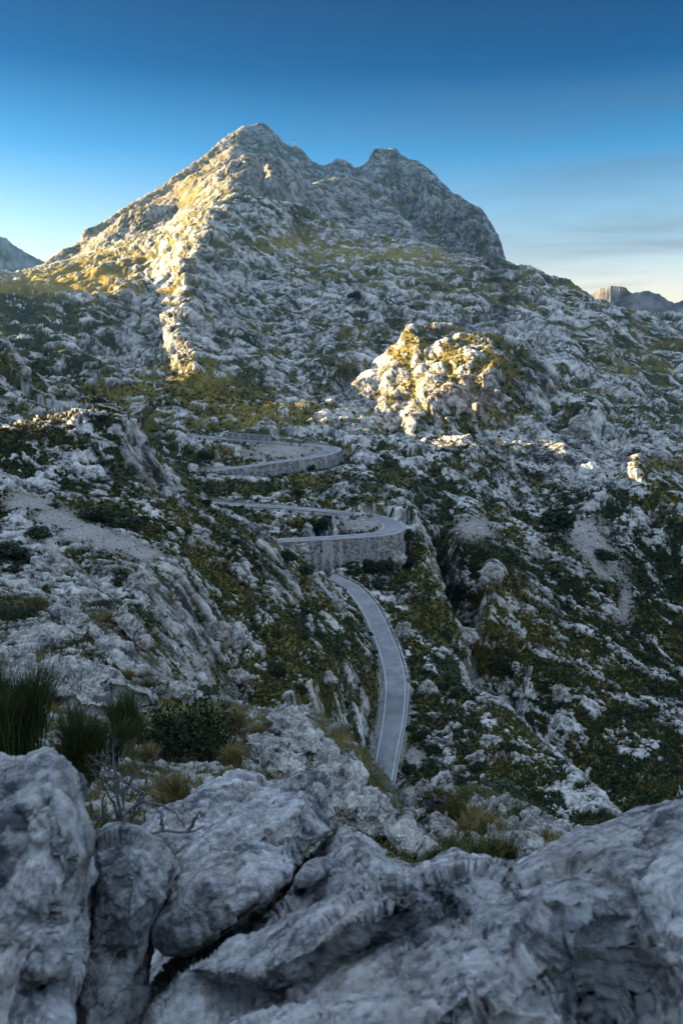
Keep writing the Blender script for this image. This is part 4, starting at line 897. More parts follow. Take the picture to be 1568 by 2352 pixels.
# ledges of the slope below the camera
MIDS = [
 ('long smooth grey slab sloping down behind the broom bushes', c5((150, 505), (190, 488), (300, 488), (420, 515), (520, 556), (600, 606), (660, 640), (722, 672), (700, 690), (580, 665), (460, 640), (330, 640), (240, 590)), 20.5, 17.5, 2.0),
 ('broad grey slab behind the darkest broom at the edge', c5((-60, 440), (0, 425), (90, 458), (180, 515), (245, 585), (190, 630), (90, 660), (-60, 660)), 18.5, 16, 2.0),
 ('rounded pale rock with a rusty patch below the long smooth slab', c5((180, 650), (240, 612), (330, 636), (430, 616), (490, 648), (540, 718), (520, 750), (400, 720), (300, 700), (215, 700)), 15.5, 13.6, 1.4),
 ('bright broken slab in the grass of the upper ledges', c5((208, 262), (275, 238), (340, 255), (400, 305), (450, 372), (380, 405), (300, 350), (230, 300)), 35, 32, 2.2),
 ('fractured blocky slab split by a diagonal groove', c5((345, 415), (420, 366), (490, 386), (560, 415), (620, 475), (655, 532), (640, 565), (560, 542), (480, 512), (440, 445), (390, 432)), 27, 24, 2.2),
 ('stepped pale outcrop above the fractured blocky slab', c5((480, 285), (555, 256), (592, 296), (615, 350), (660, 388), (697, 446), (640, 425), (560, 375), (510, 325)), 33, 30, 2.2),
 ('flat slab at the picture edge above the dark cushion shrubs', c5((15, 412), (100, 348), (190, 328), (270, 345), (325, 390), (250, 425), (120, 425)), 28, 25, 2.2),
 ('low ledge stones between tan grass and the round dark shrub', c5((650, 610), (690, 585), (740, 596), (762, 640), (742, 662), (685, 650)), 17.5, 16.4, .9),
 ('curved grey ledge crowning the round dark shrub', c5((752, 650), (790, 618), (835, 618), (870, 626), (935, 664), (915, 700), (800, 680)), 17, 15.6, 1.2),
 ('knobbly pale outcrop at the brink beside the hillside', c5((1190, 720), (1240, 698), (1310, 694), (1400, 738), (1500, 810), (1525, 868), (1440, 940), (1300, 900), (1240, 830)), 15.5, 13, 1.6),
 ('cluster rock with deep cracks below the brink outcrop', c5((1100, 850), (1180, 818), (1262, 848), (1330, 870), (1400, 930), (1380, 1010), (1240, 960), (1140, 905)), 12.5, 11.2, 1.2),
 ('grey rock among tufts beside the tan grass', c5((1125, 930), (1180, 888), (1260, 900), (1345, 990), (1300, 1030), (1200, 1010), (1140, 985)), 10.6, 9.6, 1.0),
 ('craggy block overlooking the lower end of the road', c6((-70, 890), (-20, 856), (30, 872), (85, 892), (118, 945), (136, 1010), (130, 1060), (60, 1100), (-60, 1040)), 12.5, 11, 1.4),
 ('smooth pale shoulder rock hiding the near end of the road', c6((-150, 1000), (-60, 968), (10, 975), (80, 1010), (125, 1065), (165, 1120), (240, 1140), (200, 1210), (60, 1220), (-120, 1150)), 10.6, 9.2, 1.2),
 ('long sloping ridge of pitted rock running down from the road end', c8((-30, 60), (60, 60), (130, 90), (210, 100), (280, 150), (330, 212), (400, 272), (486, 350), (420, 372), (330, 350), (250, 300), (150, 250), (50, 220), (-60, 160)), 9.8, 7.8, 1.0),
 ('lone grey stone beside the grass hollow', c8((302, 165), (325, 138), (350, 128), (385, 140), (394, 172), (340, 190)), 16, 15.5, .7),
 ('smooth domed rock with fine ribs at the grass hollow', c8((382, 235), (410, 205), (450, 192), (510, 195), (570, 240), (628, 310), (580, 316), (500, 280), (420, 270)), 12.4, 11, 1.0),
 ('pointed lichened stones standing in the grass hollow', c8((610, 150), (630, 105), (662, 92), (685, 120), (690, 150), (650, 175)), 17.5, 17, .8),
 ('pale round stones behind the golden tufts', c8((690, 130), (720, 118), (750, 150), (775, 190), (745, 196), (700, 160)), 17.2, 16.6, .8),
 ('large cracked outcrop tapering to the right of the grass hollow', c8((842, 165), (870, 148), (905, 165), (980, 198), (1040, 238), (1085, 268), (1030, 318), (960, 318), (890, 275), (850, 215)), 14.6, 12.6, 1.4),
 ('row of rounded blocks along the front of the grass hollow', c8((650, 295), (700, 282), (760, 270), (830, 252), (900, 248), (960, 282), (995, 322), (900, 350), (830, 375), (760, 345), (690, 320)), 11, 9.8, 1.0),
]
for i, (lab, ol, r0, r1, th_) in enumerate(MIDS):
    o_ = np.array(ol); y0, y1 = o_[:, 1].min(), o_[:, 1].max(); xm = o_[:, 0].mean(); w_ = np.ptp(o_[:, 0])
    def hr(x_, y_):
        q_ = hit(float(np.clip(x_, -100, 1660)), min(float(y_), 2200)); return math.hypot(q_[0], q_[1])
    r1 = hr(xm, y1-2)*.985; r0 = min(max(hr(xm, y0+.15*(y1-y0)), r1*1.02), r1*1.5, r1+th_*2.2)*.985
    boulder('outcrop', lab, ol, [(xm-w_*.3, y0, r0), (xm+w_*.3, y0+.2*(y1-y0), r0*.98), (xm, (y0+y1)/2, (r0+r1)/2*.97), (xm-w_*.3, y1, r1), (xm+w_*.3, y1, r1)], th_, M_MID, .075*r1**.55, .12*r1**.8, 130, 96, 100+i*7, octs=6, block=.85, warp=.5, hh=.8, jag=.03)
# rocks standing out of the hillsides: (label, x, y, half width, half height)
HILL = [('rounded grey boulder bulging from the gorge slope', 1127, 1320, 36, 34), ('ribbed rock pillar just outside the road parapet', 925, 1452, 22, 34), ('weathered stump of rock beside the ravine scrub', 984, 1588, 30, 26),
 ('pale twin-topped rock alone on the green hillside', 745, 1562, 36, 22), ('sharp white rock close to the top of the green hillside', 777, 1392, 22, 24), ('squat boulder in shrubs below the lowest road end', 972, 1812, 24, 30),
 ('tilted grey slab on the brow of the near ravine side', 1127, 1705, 36, 20), ('split rock among shrubs under the tilted slab', 1092, 1748, 30, 26), ('big crumbling outcrop above the gorge floor', 1058, 1462, 48, 42),
 ('slim rock fin on the dark gorge side', 1280, 1600, 14, 40), ('pair of blocks beside the scree fan', 1250, 1270, 30, 24), ('grey block at the top of the scree chute', 1382, 1222, 18, 20),
 ('furrowed blocks crowding the bank above the gorge', 905, 1290, 34, 26), ('cracked grey rock halfway down the green hillside', 505, 1455, 40, 44), ('pale crag at the left of the green hillside', 330, 1340, 48, 38), ('bright stones on the brink of the track hollow', 130, 1300, 60, 36),
 ('ridge of white rocks on the hillside crest', 690, 1262, 26, 20), ('stony rib low on the green hillside', 545, 1555, 46, 26), ('lone white stone in the green hillside', 440, 1245, 12, 16), ('furrowed rock pinnacle downhill to the right of the sunlit knob', 1330, 985, 30, 42)]
for i, (lab, x, y, w_, h_) in enumerate(HILL):
    w_, h_ = w_*.9, h_*.85
    g = np.random.default_rng(500+i); q = hit(x, min(y+h_*.6, 2300)); r0 = math.hypot(q[0], q[1])
    t = np.linspace(0, 2*math.pi, 11, endpoint=False)+g.uniform(-.2, .2, 11); m_ = g.uniform(.75, 1.12, 11)
    ol = [(x+w_*m*math.cos(a), y+h_*m*math.sin(a)) for a, m in zip(t, m_)]
    W = w_/FD*r0
    r0 += w_/FD*r0*.35
    boulder('boulder', lab, ol, [(x, y-h_, r0+W*.5), (x, y, r0-W*.25), (x-w_*.7, y+h_*.5, r0-W*.1), (x+w_*.7, y+h_*.5, r0-W*.1)], W*1.6, M_FARROCK, W*.30, W*1.1, 100, 72, 700+i*3, octs=5, block=.9, warp=.5, hh=.8, planar=True, jag=.05)
# ------------------------------------------------------------------ plants one can tell apart
def tuft_thing(x, y, wpx, r, label, group, mat, n, seed, tall=1.0, cat='grass tuft', name='grass_tuft'):
    g = np.random.default_rng(seed); q = hit(x, y) if r is None else P(x, y, r)
    rr = np.linalg.norm(q); wid = wpx/FD*rr; h = wid*.62*tall
    v, f, t = tuft_arrays(n, h, wid*.42, max(.0032*rr**.55*.9, rr/797*.32), g)
    o = link_mesh(name, v, f, mat, attrs={'tone': t}, smooth=False); o.location = q
    return tag(o, label, cat, group)
NEARTUFTS = [ # x, y(base), width, distance, label, straw?, blades, tall
 (538, 1672, 62, 14.6, 'tall straw-coloured grass tuft at the ledge beside the round dark shrub', 1, 420, 1.1),
 (590, 1690, 40, 14.2, 'thin dead grass tuft right of the straw-coloured one', 1, 200, 1.1),
 (536, 1755, 56, 10.2, 'arching yellow-green tuft in front of the cracked cluster rock', 1, 420, 1.1),
 (402, 1850, 92, 6.6, 'large fountain-shaped tuft rising over the pale ridged rock', 1, 700, 1.1),
 (342, 1748, 42, 8.2, 'small golden tuft beside the dead bush', 1, 300, 1.25),
 (290, 1690, 60, 8.4, 'brownish tuft behind the dead bush branches', 1, 320, 1.3),
 (345, 1590, 60, 19, 'greenish tuft under the end of the long smooth slab', 0, 300, .9),
 (290, 1560, 40, 23, 'pale tuft between the fractured slab and the long slab', 1, 220, .9),
 (250, 1430, 50, 32, 'yellow tuft in a gap of the upper ledges', 1, 240, .8),
 (310, 1500, 26, 27, 'small yellow tuft beside the split slab', 1, 160, .9),
 (90, 1400, 60, 34, 'long green tuft on the brow of the upper ledges', 0, 260, .9),
 (520, 1790, 40, 8.6, 'short tuft at the back of the pale ridged rock', 1, 240, 1.)]
for i, (x, y, w_, r_, lab, st, n, tl) in enumerate(NEARTUFTS):
    tuft_thing(x, y, w_*1.25, None, lab, 'grass tufts between the near rocks', M_STRAW if st else M_TUFT, n, 40+i, tl)
for i, (x, y, w_, st) in enumerate([(1022, 1868, 60, 1), (1052, 1872, 70, 0), (1085, 1880, 70, 1), (1100, 1905, 80, 1), (1128, 1895, 60, 1), (1150, 1912, 60, 1), (1185, 1890, 80, 0), (1205, 1880, 60, 0), (1060, 1930, 60, 0), (1035, 1955, 70, 0), (1125, 1950, 80, 0), (1165, 1960, 70, 0), (1195, 1935, 50, 1), (1255, 1930, 50, 1), (1275, 1955, 50, 1), (1010, 1890, 50, 0), (1070, 1905, 60, 1), (955, 1868, 46, 0), (1000, 1972, 60, 0), (1090, 1968, 80, 0)]):
    tuft_thing(x, y+10, w_*1.15, None, 'long-bladed tuft filling the grass hollow among the rocks', 'tufts in the grass hollow', M_STRAW if st else M_TUFT, 260, 90+i, .95)
# carpet of grass under the dead bush
g = np.random.default_rng(77)
c_ = np.where(_ib & (rh < 48) & (rock < .6))[0]; c_ = g.choice(c_, 26000, replace=True)
bx_ = P3[c_]+g.normal(size=(len(c_), 3))*np.array([1, 1, 0])*(rh[c_]*.006)[:, None]; n_ = len(c_)
L_ = g.normal(size=(n_, 2)); h_ = g.uniform(.10, .30, n_)*np.clip(rh[c_]/14, .8, 1.7)
v, f = blade_set(bx_-np.array([0, 0, .03]), h_, L_*.55, np.maximum(.009, rh[c_]/797*.42), g)
pt_ = perlin((bx_*np.array([.9, .9, .9])).astype(np.float32), 5)
t_ = np.clip(g.normal(.30, .15, n_)+.75*pt_, 0, 1)
tag(link_mesh('undergrowth', v, f, M_TUFT, attrs={'tone': np.repeat(t_, 8)}, smooth=False), kind='stuff')
# broom: upright green switches
def broom(x, y, wpx, hpx, r, label, seed, n=700):
    g = np.random.default_rng(seed); q = P(x, y, r); rr = np.linalg.norm(q); w_ = wpx/FD*rr; h_ = hpx/FD*rr
    root = empty('broom_shrub', q); tag(root, label, 'shrub')
    k_ = 11; cx = g.normal(size=(k_, 2))*w_*.22; ch = g.uniform(.55, 1., k_)*h_; V = []
    id_ = g.integers(0, k_, n); lift = g.uniform(.05, .62, n)
    b = np.column_stack([cx[id_]*(1+lift[:, None]*.9)+g.normal(size=(n, 2))*w_*.06, lift*ch[id_]])
    L_ = cx[id_]/w_*.45+g.normal(size=(n, 2))*.24
    v, f = blade_set(b, ch[id_]*(1-lift)*g.uniform(.65, 1.05, n), L_, np.full(n, .0042*rr/4.5), g, .5)
    link_mesh('foliage', v, f, M_BROOM, root, attrs={'tone': np.repeat(np.clip(.15+lift*.7+g.normal(size=n)*.16, 0, 1), 8)}, smooth=False)
    parts = []
    for j in range(k_):
        p0 = np.array([cx[j, 0]*.2, cx[j, 1]*.2, -.05]); p2 = np.array([*(cx[j]*1.4), ch[j]*.6])
        parts.append(tube([p0, (p0+p2)/2+np.array([0, 0, .03]), p2], [.014, .010, .005], 5))
    v, f = joinm(parts); link_mesh('stem', v, f, M_BARK, root)
broom(20, 1770, 200, 240, 4.6, 'big dark broom bush behind the tall upright boulder', 1, 3600)
broom(185, 1800, 130, 180, 4.9, 'feathery broom bush next to the dead branches', 2, 2400)
broom(300, 1700, 60, 125, 6.0, 'slim broom sprig rising behind the dead bush', 3, 700)
broom(-70, 1760, 120, 240, 4.4, 'broom bush cut by the picture edge', 4, 1500)
# dead bush
def branchy(p, d, L_, r_, depth, g, out):
    pts = [np.array(p)]; dd = np.array(d, float)
    for _ in range(4):
        dd = dd+g.normal(size=3)*.16+np.array([0, 0, .05]); dd /= np.linalg.norm(dd); pts.append(pts[-1]+dd*L_/4)
    out.append(tube(pts, np.linspace(r_, r_*.62, 5)*(1+.12*g.normal(size=5)), 6))
    if depth > 0:
        for _ in range(g.integers(2, 4)):
            i = g.integers(1, 5); nd = dd+g.normal(size=3)*.62; nd[2] = abs(nd[2])*.8+.15; nd /= np.linalg.norm(nd)
            branchy(pts[i], nd, L_*g.uniform(.5, .8), r_*.58, depth-1, g, out)
q = P(285, 1905, 4.0); root = empty('dead_bush', q); tag(root, 'leafless grey bush with knotted forking twigs behind the near rocks', 'dead bush')
g = np.random.default_rng(12)
for tx, tz, L_ in ((-.34, .95, .26), (-.12, 1.0, .30), (.05, 1.0, .30), (.22, .95, .28), (-.5, .75, .22), (.4, .8, .2)):
    out = []; branchy(np.array([tx*.06, 0, -.08]), np.array([tx, g.uniform(-.2, .2), tz]), L_, .0095, 4, g, out); v, f = joinm(out)
    link_mesh('branch', v, f, M_DEAD, root)
q = P(430, 1985, 3.0); root = empty('dead_branch', q); tag(root, 'bare crooked branch arching low against the pale ridged rock', 'branch')
out = []; g = np.random.default_rng(5)
def R3(x, y, r): return P(x, y, r)-q
for ch_ in ([(310, 1960, 2.9), (335, 1920, 2.85), (375, 1905, 2.85), (430, 1912, 2.8), (470, 1900, 2.85)], [(310, 1950, 2.9), (285, 1870, 3.0), (330, 1842, 3.0), (372, 1850, 2.95), (410, 1870, 2.9), (425, 1900, 2.85)], [(375, 1905, 2.85), (372, 1872, 2.85), (355, 1852, 2.9)], [(430, 1912, 2.8), (448, 1880, 2.8), (462, 1862, 2.85)]):
    pts = np.array([R3(*c_) for c_ in ch_]); m = len(pts); s_ = np.linspace(0, m-1, 14)
    pts = np.stack([np.interp(s_, np.arange(m), pts[:, j]) for j in range(3)], 1)+g.normal(size=(14, 3))*.004
    out.append(tube(pts, np.linspace(.008, .003, 14), 6))
v, f = joinm(out); link_mesh('twigs', v, f, M_DEAD, root)
# leafy shrubs and trees: a crown of leaf clumps on a short trunk; four kinds, copied
def plant_proto(name, n, leaf, lobes, mat, rz, trunk, seed):
    root = empty(name, (0, 0, -5000)); g = np.random.default_rng(seed)
    c, t = clump_points(n, 1, 1, rz, lobes, g)
    if trunk: c[:, 2] += trunk
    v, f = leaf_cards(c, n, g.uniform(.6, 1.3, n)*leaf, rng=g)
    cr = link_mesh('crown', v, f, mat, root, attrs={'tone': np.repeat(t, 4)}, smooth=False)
    parts = []
    for j in range(6):
        a = g.uniform(0, 6.28); e_ = np.array([math.cos(a)*.5, math.sin(a)*.5, trunk+.45*rz*g.uniform(.7, 1.2)])
        parts.append(tube([np.array([0, 0, -.35]), np.array([e_[0]*.15, e_[1]*.15, .12+trunk*.7]), e_], [.07, .055, .02], 6))
    v, f = joinm(parts); tr = link_mesh('trunk', v, f, M_BARK, root)
    return root
PROTOS = {}
PROTOS['dark'] = plant_proto('shrub', 900, .20, 14, M_SCRUB, .8, 0., 1)
PROTOS['olive'] = plant_proto('shrub', 900, .18, 16, M_OLIVE, .85, .05, 2)
PROTOS['cushion'] = plant_proto('shrub', 6500, .055, 26, M_SCRUB, .8, 0., 8)
PROTOS['pine'] = plant_proto('pine_tree', 1500, .14, 18, M_OLIVE, .55, .45, 3)
PROTOS['tree'] = plant_proto('tree', 1400, .15, 18, M_SCRUB, 1.0, .3, 4)
USED = set()
def plant(kind, x, y, wpx, label, group=None, hz=1.0, at=None):
    q = hit(x, y) if at is None else at; rr = np.linalg.norm(q); s = wpx/FD*rr*.5/1.0
    src = PROTOS[kind]
    if kind not in USED: root = src; USED.add(kind)
    else:
        root = src.copy(); scene.collection.objects.link(root)
        for ch in src.children:
            c_ = ch.copy(); scene.collection.objects.link(c_); c_.parent = root
    root.location = q; root.scale = (s, s, s*hz); root.rotation_euler = (0, 0, random.uniform(0, 6.28))
    for key in ('group',):
        if key in root: del root[key]
    return tag(root, label, {'pine': 'tree', 'tree': 'tree'}.get(kind, 'shrub'), group)
_cr = np.where(VIS & (rh < 300) & (rh > 200) & (np.abs(PX-203) < 14) & (PY < 1060))[0]; _cr = P3[_cr[np.argmin(PY[_cr])]]
print('crag', _cr)
plant('pine', 203, 950, 58, 'flat-crowned pine standing on top of the left crag', None, 1.0, _cr)
plant('tree', 470, 1062, 44, 'dark bushy tree on the bank inside the upper hairpin', None, 1.1)
plant('tree', 732, 1222, 56, 'dark dense tree inside the lower hairpin loop', None, 1.0)
plant('pine', 748, 1205, 26, 'small pine leaning over the lower hairpin road edge', None, 1.3)
plant('tree', 815, 688, 36, 'isolated dark round tree high on the grey slope', None, .9)
plant('tree', 1278, 1225, 108, 'largest black-green tree mass filling the rock hollow above the scree', None, .9)
plant('tree', 1385, 1290, 60, 'dark tree beside the scree chute', None, .8)
plant('olive', 700, 1312, 60, 'grey-green bush at the foot of the lower retaining wall', None, .8)
plant('tree', 660, 1290, 50, 'bush against the left end of the lower retaining wall', None, .9)
plant('tree', 738, 1306, 40, 'dark bush behind the utility pole', None, .8)
plant('tree', 850, 1314, 50, 'olive tree under the middle of the lower retaining wall', None, 1.0)
plant('olive', 868, 1345, 46, 'silvery tree just above the bend of the lowest road', None, .9)
plant('tree', 884, 1318, 64, 'dark tree below the right end of the lower wall', None, .9)
plant('tree', 936, 1244, 40, 'dark shrub touching the outside of the lower hairpin', None, 1.2)
plant('tree', 936, 1300, 50, 'dark bush among rocks right of the lower wall', None, .9)
plant('tree', 685, 1140, 36, 'round dark bush below the upper retaining wall', None, .8)
plant('tree', 712, 1078, 26, 'dark shrub against the streaked upper wall', None, 1.1)
plant('dark', 655, 1083, 16, 'little shrub rooted in the upper retaining wall', None, 1.)
plant('tree', 228, 1195, 90, 'broad leafy bush on the track bank under the left crag', None, .55)
plant('olive', 285, 1205, 80, 'lighter green bush beside the broad one on the track bank', None, .6)
plant('tree', 90, 1235, 80, 'black shrub on the lower side of the gravel track', None, .5)
plant('tree', 20, 1275, 90, 'dark shrub mass at the left edge below the track', None, .5)
plant('olive', 1150, 1835, 130, 'soft green bush above the grass hollow', None, .55, P(1150, 1838, 60))
plant('olive', 1050, 1830, 70, 'thin grey-green bush left of the soft green bush', None, .6, P(1050, 1832, 50))
plant('cushion', 424, 1735, 270, 'round blackish shrub with tiny leaves in the middle of the ledges', None, 1.5, P(430, 1752, 10.4))
plant('cushion', 620, 1688, 60, 'dark cushion shrub against the brink outcrop', None, .6, P(620, 1690, 14.4))
plant('cushion', 170, 1500, 130, 'dark cushion shrub spread above the long smooth slab', None, .5, P(160, 1502, 24.5))
plant('cushion', 30, 1420, 130, 'dark cushion shrub at the edge over the flat slab', None, .5, P(30, 1415, 34))
plant('cushion', 460, 1600, 110, 'greyish shrub behind the curved ledge', None, .5, P(460, 1600, 19))
plant('cushion', 235, 1395, 90, 'dark shrub strip on top of the upper ledges', None, .4, P(235, 1395, 40))
plant('pine', 1085, 975, 16, 'little tree in the notch right of the bright knob', None, 1.3)
plant('olive', 1322, 950, 20, 'yellow-green bush on the tip of the furrowed pinnacle', None, 1.)
# the same dark shrub dotted over the slopes
big = scatter(240, 150, 760, lambda c: vegp[c]*np.minimum(1, 330/rh[c])*(1.1-dry[c]))
for i, j in enumerate(big):
    x, y = PX[j], PY[j]; kind = 'dark' if RNG.random() < .6 else 'olive'
    plant(kind, x, y, RNG.uniform(1.6, 4.6)/rh[j]*FD, 'dark green shrub dotted over the rocky slopes' if kind == 'dark' else 'grey-green shrub dotted over the rocky slopes', 'dark shrubs on the slopes' if kind == 'dark' else 'grey-green shrubs on the slopes', RNG.uniform(.7, 1.1), P3[j])
# ------------------------------------------------------------------ far ranges, and the ridge on the left that shades the gorge
def range_mesh(name, sky, r, front, back, base_px, label=None, n=420, m=90, amp=11., noise_seed=5, vegbias=.0):
    """a mountain range: crest line as seen, front slope coming down towards the viewer and a back slope"""
    s = np.array(sky, float); x = np.linspace(s[0, 0], s[-1, 0], n); y = np.interp(x, s[:, 0], s[:, 1]); rr = np.interp(x, s[:, 0], s[:, 2]) if s.shape[1] > 2 else np.full(n, r)
    dy = 2.2*perlin(np.stack([x/11, x*0, x*0], 1).astype(np.float32), 7)+1.2*perlin(np.stack([x/4, x*0, x*0], 1).astype(np.float32), 8)
    a, e = azel(x, y); zc = rr*e; V = []; dz_ = -dy/FD*rr
    for t in np.linspace(-1, 1, m):
        if t <= 0: d = rr+t*front; z = zc-(-t)**.85*(zc+base_px)
        else: d = rr+t*back; z = zc-t**.8*(zc+base_px)
        V.append(np.stack([d*np.sin(a), d*np.cos(a), z+dz_*math.exp(-(t/.05)**2)], 1))
    V = np.stack(V); T_ = np.abs(np.linspace(-1, 1, m))[:, None]
    qq = np.stack([V[..., 0].ravel(), V[..., 1].ravel()*.45, V[..., 2].ravel()*0], 1).astype(np.float32)
    gul = sum(a_*(np.abs(perlin(qq/l_, noise_seed+60+int(l_)))-.27).reshape(m, n) for l_, a_ in ((420., 150.), (190., 80.), (85., 36.)))
    V[..., 2] += gul*np.clip(T_*2.2, 0, 1)
    q = V.reshape(-1, 3).astype(np.float32)
    nn = gnormal(V[..., 0], V[..., 1], V[..., 2]).reshape(-1, 3); d = np.zeros(len(q), np.float32)
    for k_, (lam, am) in enumerate(((260., 1.), (120., .55), (60., .3), (30., .17), (15., .1))):
        d += am*amp*((np.abs(perlin(q*np.array([1, 1, .5], np.float32)/lam, noise_seed+k_))-.27)*1.3+.5*facet(q*np.array([1, 1, .6], np.float32)/lam, noise_seed+20+k_, .2))
    crest = np.repeat(1-.75*np.exp(-(np.linspace(-1, 1, m)/.06)**2), n)
    q = q+nn*(d*crest)[:, None]
    rk = sstep(-.2, .25, d/amp+.25*perlin(q/45, 8)+.1+.7*sstep(.9, .6, nn[:, 2])-vegbias)
    at = dict(rock=rk, dry=np.clip(.35+.4*perlin(q/150, 3), 0, 1), ochre=np.zeros(len(q)), tone=.48+.25*perlin(q/60, 4)+.2*perlin(q/22, 6), scree=np.zeros(len(q)))
    return tag(link_mesh(name, q, grid_faces(m, n), M_FAR, attrs=at), label, kind='structure')
range_mesh('hills', [(-500, 470, 4300), (-200, 500, 4300), (-60, 500, 4300), (0, 536, 4300), (14, 540, 4300), (31, 556, 4300), (60, 574, 4300), (80, 584, 4300), (105, 597, 4300), (160, 640, 4300), (260, 720, 4300)], 4300, 360, 900, 60)
range_mesh('hills', [(1200, 760, 3900), (1300, 700, 3900), (1352, 674, 3900), (1379, 659, 3900), (1403, 651, 3900), (1420, 653, 3900), (1435, 654, 3900), (1446, 664, 3900), (1480, 690, 3900), (1600, 760, 3900)], 3900, 360, 900, 80)
range_mesh('hills', [(1300, 740, 2700), (1392, 700, 2700), (1420, 686, 2700), (1452, 668, 2700), (1482, 663, 2700), (1512, 671, 2700), (1533, 684, 2700), (1548, 693, 2700), (1570, 685, 2700), (1640, 660, 2700), (1800, 640, 2700)], 2700, 360, 700, 80)
def side_ridge(ys, zs, x0=-600., name='hillside'):
    """the long spur out of view on the left: low sun comes over its crest"""
    n = 260; y = np.linspace(ys[0], ys[-1], n); zc = np.interp(y, ys, zs)
    zc = zc+9*perlin(np.stack([y/60, y*0, y*0], 1).astype(np.float32), 3)*0+3.5*perlin(np.stack([y/26, y*0, y*0+3], 1).astype(np.float32), 4)
    V = []
    for t in np.linspace(-1, 1, 41):
        V.append(np.stack([x0+t*260+0*y, y, zc-np.abs(t)**.9*(zc+170)], 1))
    V = np.stack(V); q = V.reshape(-1, 3).astype(np.float32)
    d = 9*(np.abs(perlin(q/40, 31))-.27)+5*facet(q/22, 32, .2); w_ = np.repeat(np.clip(np.abs(np.linspace(-1, 1, 41))*4, .1, 1), n)
    q[:, 2] += d*w_
    at = dict(rock=sstep(-.2, .3, perlin(q/25, 8)), dry=np.full(len(q), .3), ochre=np.zeros(len(q)), tone=.48+.25*perlin(q/20, 4), scree=np.zeros(len(q)))
    tag(link_mesh(name, q, grid_faces(41, n), M_LAND, attrs=at), kind='structure')
side_ridge(RIDGE_Y, RIDGE_Z)
# ------------------------------------------------------------------ radar station on the summit
k = NT('white_render'); k.base((.78, .77, .74)); M_WHITE = k.m
k = NT('dark_deck'); k.base((.16, .14, .13)); M_DECK = k.m
q = P(677, 335.5, 2995); root = empty('radar_tower', q); tag(root, 'small white radar tower with a dome on the mountain summit ridge', 'tower')
def lathe(prof, n=20):
    pr = np.array(prof, float); a = np.linspace(0, 2*math.pi, n, endpoint=False)
    V = np.stack([pr[:, 0][:, None]*np.cos(a), pr[:, 0][:, None]*np.sin(a), np.repeat(pr[:, 1][:, None], n, 1)], -1); m = len(pr)
    i = np.arange(m-1)[:, None]*n; j = np.arange(n)[None]
    return V.reshape(-1, 3), np.stack([(i+j).ravel(), (i+(j+1) % n).ravel(), (i+n+(j+1) % n).ravel(), (i+n+j).ravel()], 1)
v, f = lathe([(0.1, -4), (2.4, -4), (2.0, 12), (1.9, 18), (.1, 18)]); link_mesh('shaft', v, f, M_WHITE, root)
v, f = lathe([(.1, 18), (4.4, 18.6), (4.6, 20.2), (3, 20.6), (.1, 20.6)]); link_mesh('deck', v, f, M_DECK, root)
for zc, rr_ in ((14.5, 3.6), (3.0, 4.2)):
    v, f = lathe([(rr_*math.sin(t)+.02, zc-rr_*math.cos(t)) for t in np.linspace(0, math.pi, 12)]); link_mesh('dome', v+np.array([-3.2, -1, 0]), f, M_WHITE, root)
v, f = tube([(0, 0, 20.5), (0, 0, 26)], [.3, .2], 5); link_mesh('antenna', v, f, M_STEEL, root)
v, f = tube([(2.5, 0, 20.5), (2.5, 0, 23.5)], [.25, .2], 5); link_mesh('antenna', v, f, M_STEEL, root)
v, f = box((8.5, 0, 1.0), (10, 6, 3)); link_mesh('annex', v, f, M_WHITE, root, smooth=False)
# ------------------------------------------------------------------ poles, a marker, the stone ring
def pole(x, y, hpx, r, label, rad_=.10, arm=True):
    q = P(x, y, r) if r else hit(x, y); rr = np.linalg.norm(q); h = hpx/FD*rr
    root = empty('utility_pole', q); tag(root, label, 'pole')
    v, f = tube([(0, 0, -.6), (0, 0, h*.5), (.02, 0, h)], [rad_*1.15, rad_, rad_*.8], 8); link_mesh('shaft', v, f, M_STEEL, root)
    if arm: v, f = box((0, 0, h-.25), (1.5, .1, .12)); link_mesh('crossarm', v, f, M_DEAD, root, smooth=False)
pole(783.5, 1330, 42, 305, 'slender grey pole at the outside of the lowest road bend')
pole(561, 1190, 36, 335, 'thin pole standing below the road left of the lower hairpin', .08, False)
pole(173, 672, 15, 1080, 'tiny pole on the sunlit saddle', .22, False)
pole(100, 765, 24, None, 'faint pole in the dark gully on the left', .14, False)
for i, x in enumerate((602, 628, 652, 679, 705, 731, 757)):
    pole(x, 995+i*.7, 9, None, 'thin fence post in the row above the upper road', .06, False)
    o = [o_ for o_ in scene.collection.objects if o_.name.startswith('utility_pole')][-1]
for o in list(scene.collection.objects):
    if o.get('label', '').startswith('thin fence post'): o.name = 'fence_post'; o['category'] = 'fence post'; o['group'] = 'fence posts above the upper road'
k = NT('orange_sign'); k.base((.75, .36, .03)); M_ORANGE = k.m
k = NT('red_sign'); k.base((.55, .05, .03)); M_RED = k.m
def sign(x, y, z, label, mat, size=.7):
    q = Pz(x, y, z); root = empty('road_marker', q); tag(root, label, 'road sign')
    v, f = tube([(0, 0, -.5), (0, 0, 1.6)], [.05, .05], 6); link_mesh('post', v, f, M_STEEL, root)
    v, f = box((0, -.06, 1.5), (size, .04, size)); link_mesh('plate', v, f, mat, root, smooth=False)
    v, f = box((0, -.05, .75), (size*.8, .03, size*.7)); link_mesh('lower_plate', v, f, M_WHITE, root, smooth=False)
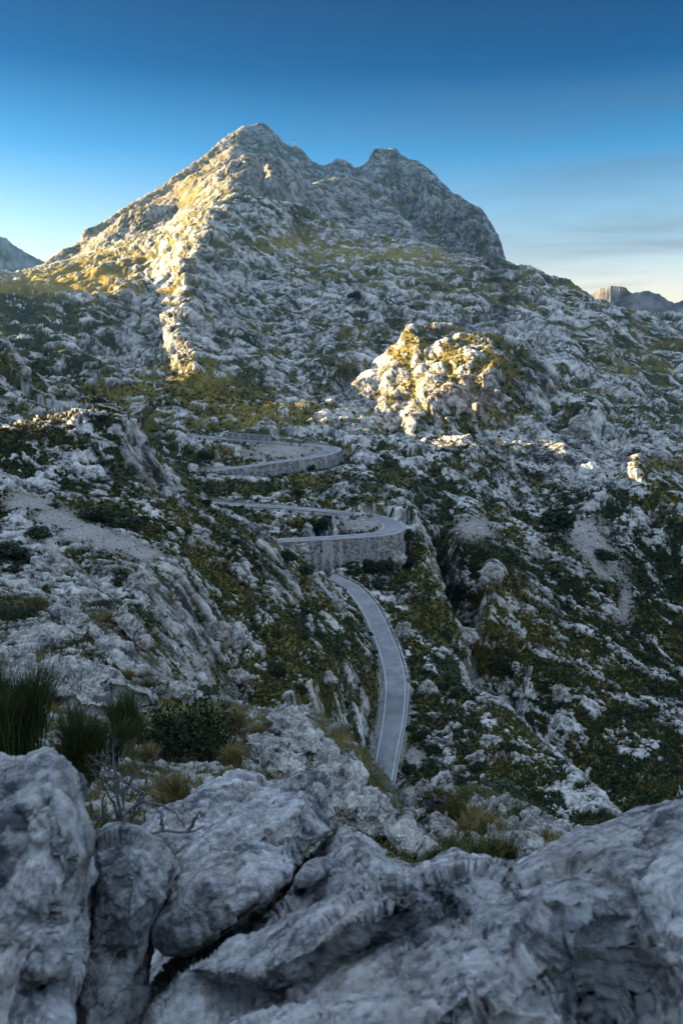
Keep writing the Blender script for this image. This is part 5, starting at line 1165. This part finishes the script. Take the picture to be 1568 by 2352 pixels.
sign(508, 1070, -57.4, 'small orange and white marker at the verge of the upper hairpin road', M_ORANGE, .9)
sign(787, 1024, -53, 'tiny red sign at the tip of the upper hairpin', M_RED, .7)
q = hit(1015, 1695); root = tag(empty('stone_ring', q), 'round dry-stone ring half hidden in the ravine scrub', 'stone ring'); g = np.random.default_rng(9); parts = []
R0 = 20/FD*np.linalg.norm(q)
for lev in range(3):
    for j in range(26):
        if g.random() < (.12, .35, .65)[lev]: continue
        a = (j+.5*lev)/26*6.283; s_ = R0*g.uniform(.15, .24)
        v, f = box((0, 0, 0), (s_*1.5, s_*1.2, s_)); v = v*(1+g.normal(size=v.shape)*.12)
        ca, sa = math.cos(a+1.57), math.sin(a+1.57); v = v @ np.array([[ca, sa, 0], [-sa, ca, 0], [0, 0, 1]])
        slope_ = ground(np.array([q[0]+R0*math.cos(a)]), np.array([q[1]+R0*math.sin(a)]))[0]-ground(np.array([q[0]]), np.array([q[1]]))[0]
        parts.append((v+np.array([R0*math.cos(a), R0*math.sin(a)*1.05, np.clip(slope_, -3, 3)*.8+.45+R0*.15*lev]), f))
v, f = joinm(parts); link_mesh('stonework', v, f, M_FARROCK, root, smooth=False)
# ------------------------------------------------------------------ air between the ranges
def haze_box(x0, x1, y0, y1, z0, z1):
    v = [(x, y, z) for x in (x0, x1) for y in (y0, y1) for z in (z0, z1)]
    f = [(0, 1, 3, 2), (4, 6, 7, 5), (0, 4, 5, 1), (2, 3, 7, 6), (0, 2, 6, 4), (1, 5, 7, 3)]
    m = bpy.data.materials.new('haze_air'); m.use_nodes = True; t = m.node_tree; t.nodes.clear()
    o = t.nodes.new('ShaderNodeOutputMaterial'); pv = t.nodes.new('ShaderNodeVolumePrincipled')
    pv.inputs['Color'].default_value = (.13, .43, 1.0, 1); pv.inputs['Density'].default_value = 2.4e-5; pv.inputs['Anisotropy'].default_value = .25
    t.links.new(pv.outputs[0], o.inputs['Volume'])
    tag(link_mesh('haze', v, f, m, smooth=False), kind='stuff')
haze_box(-5200, 4200, -400, 7200, -420, 960)
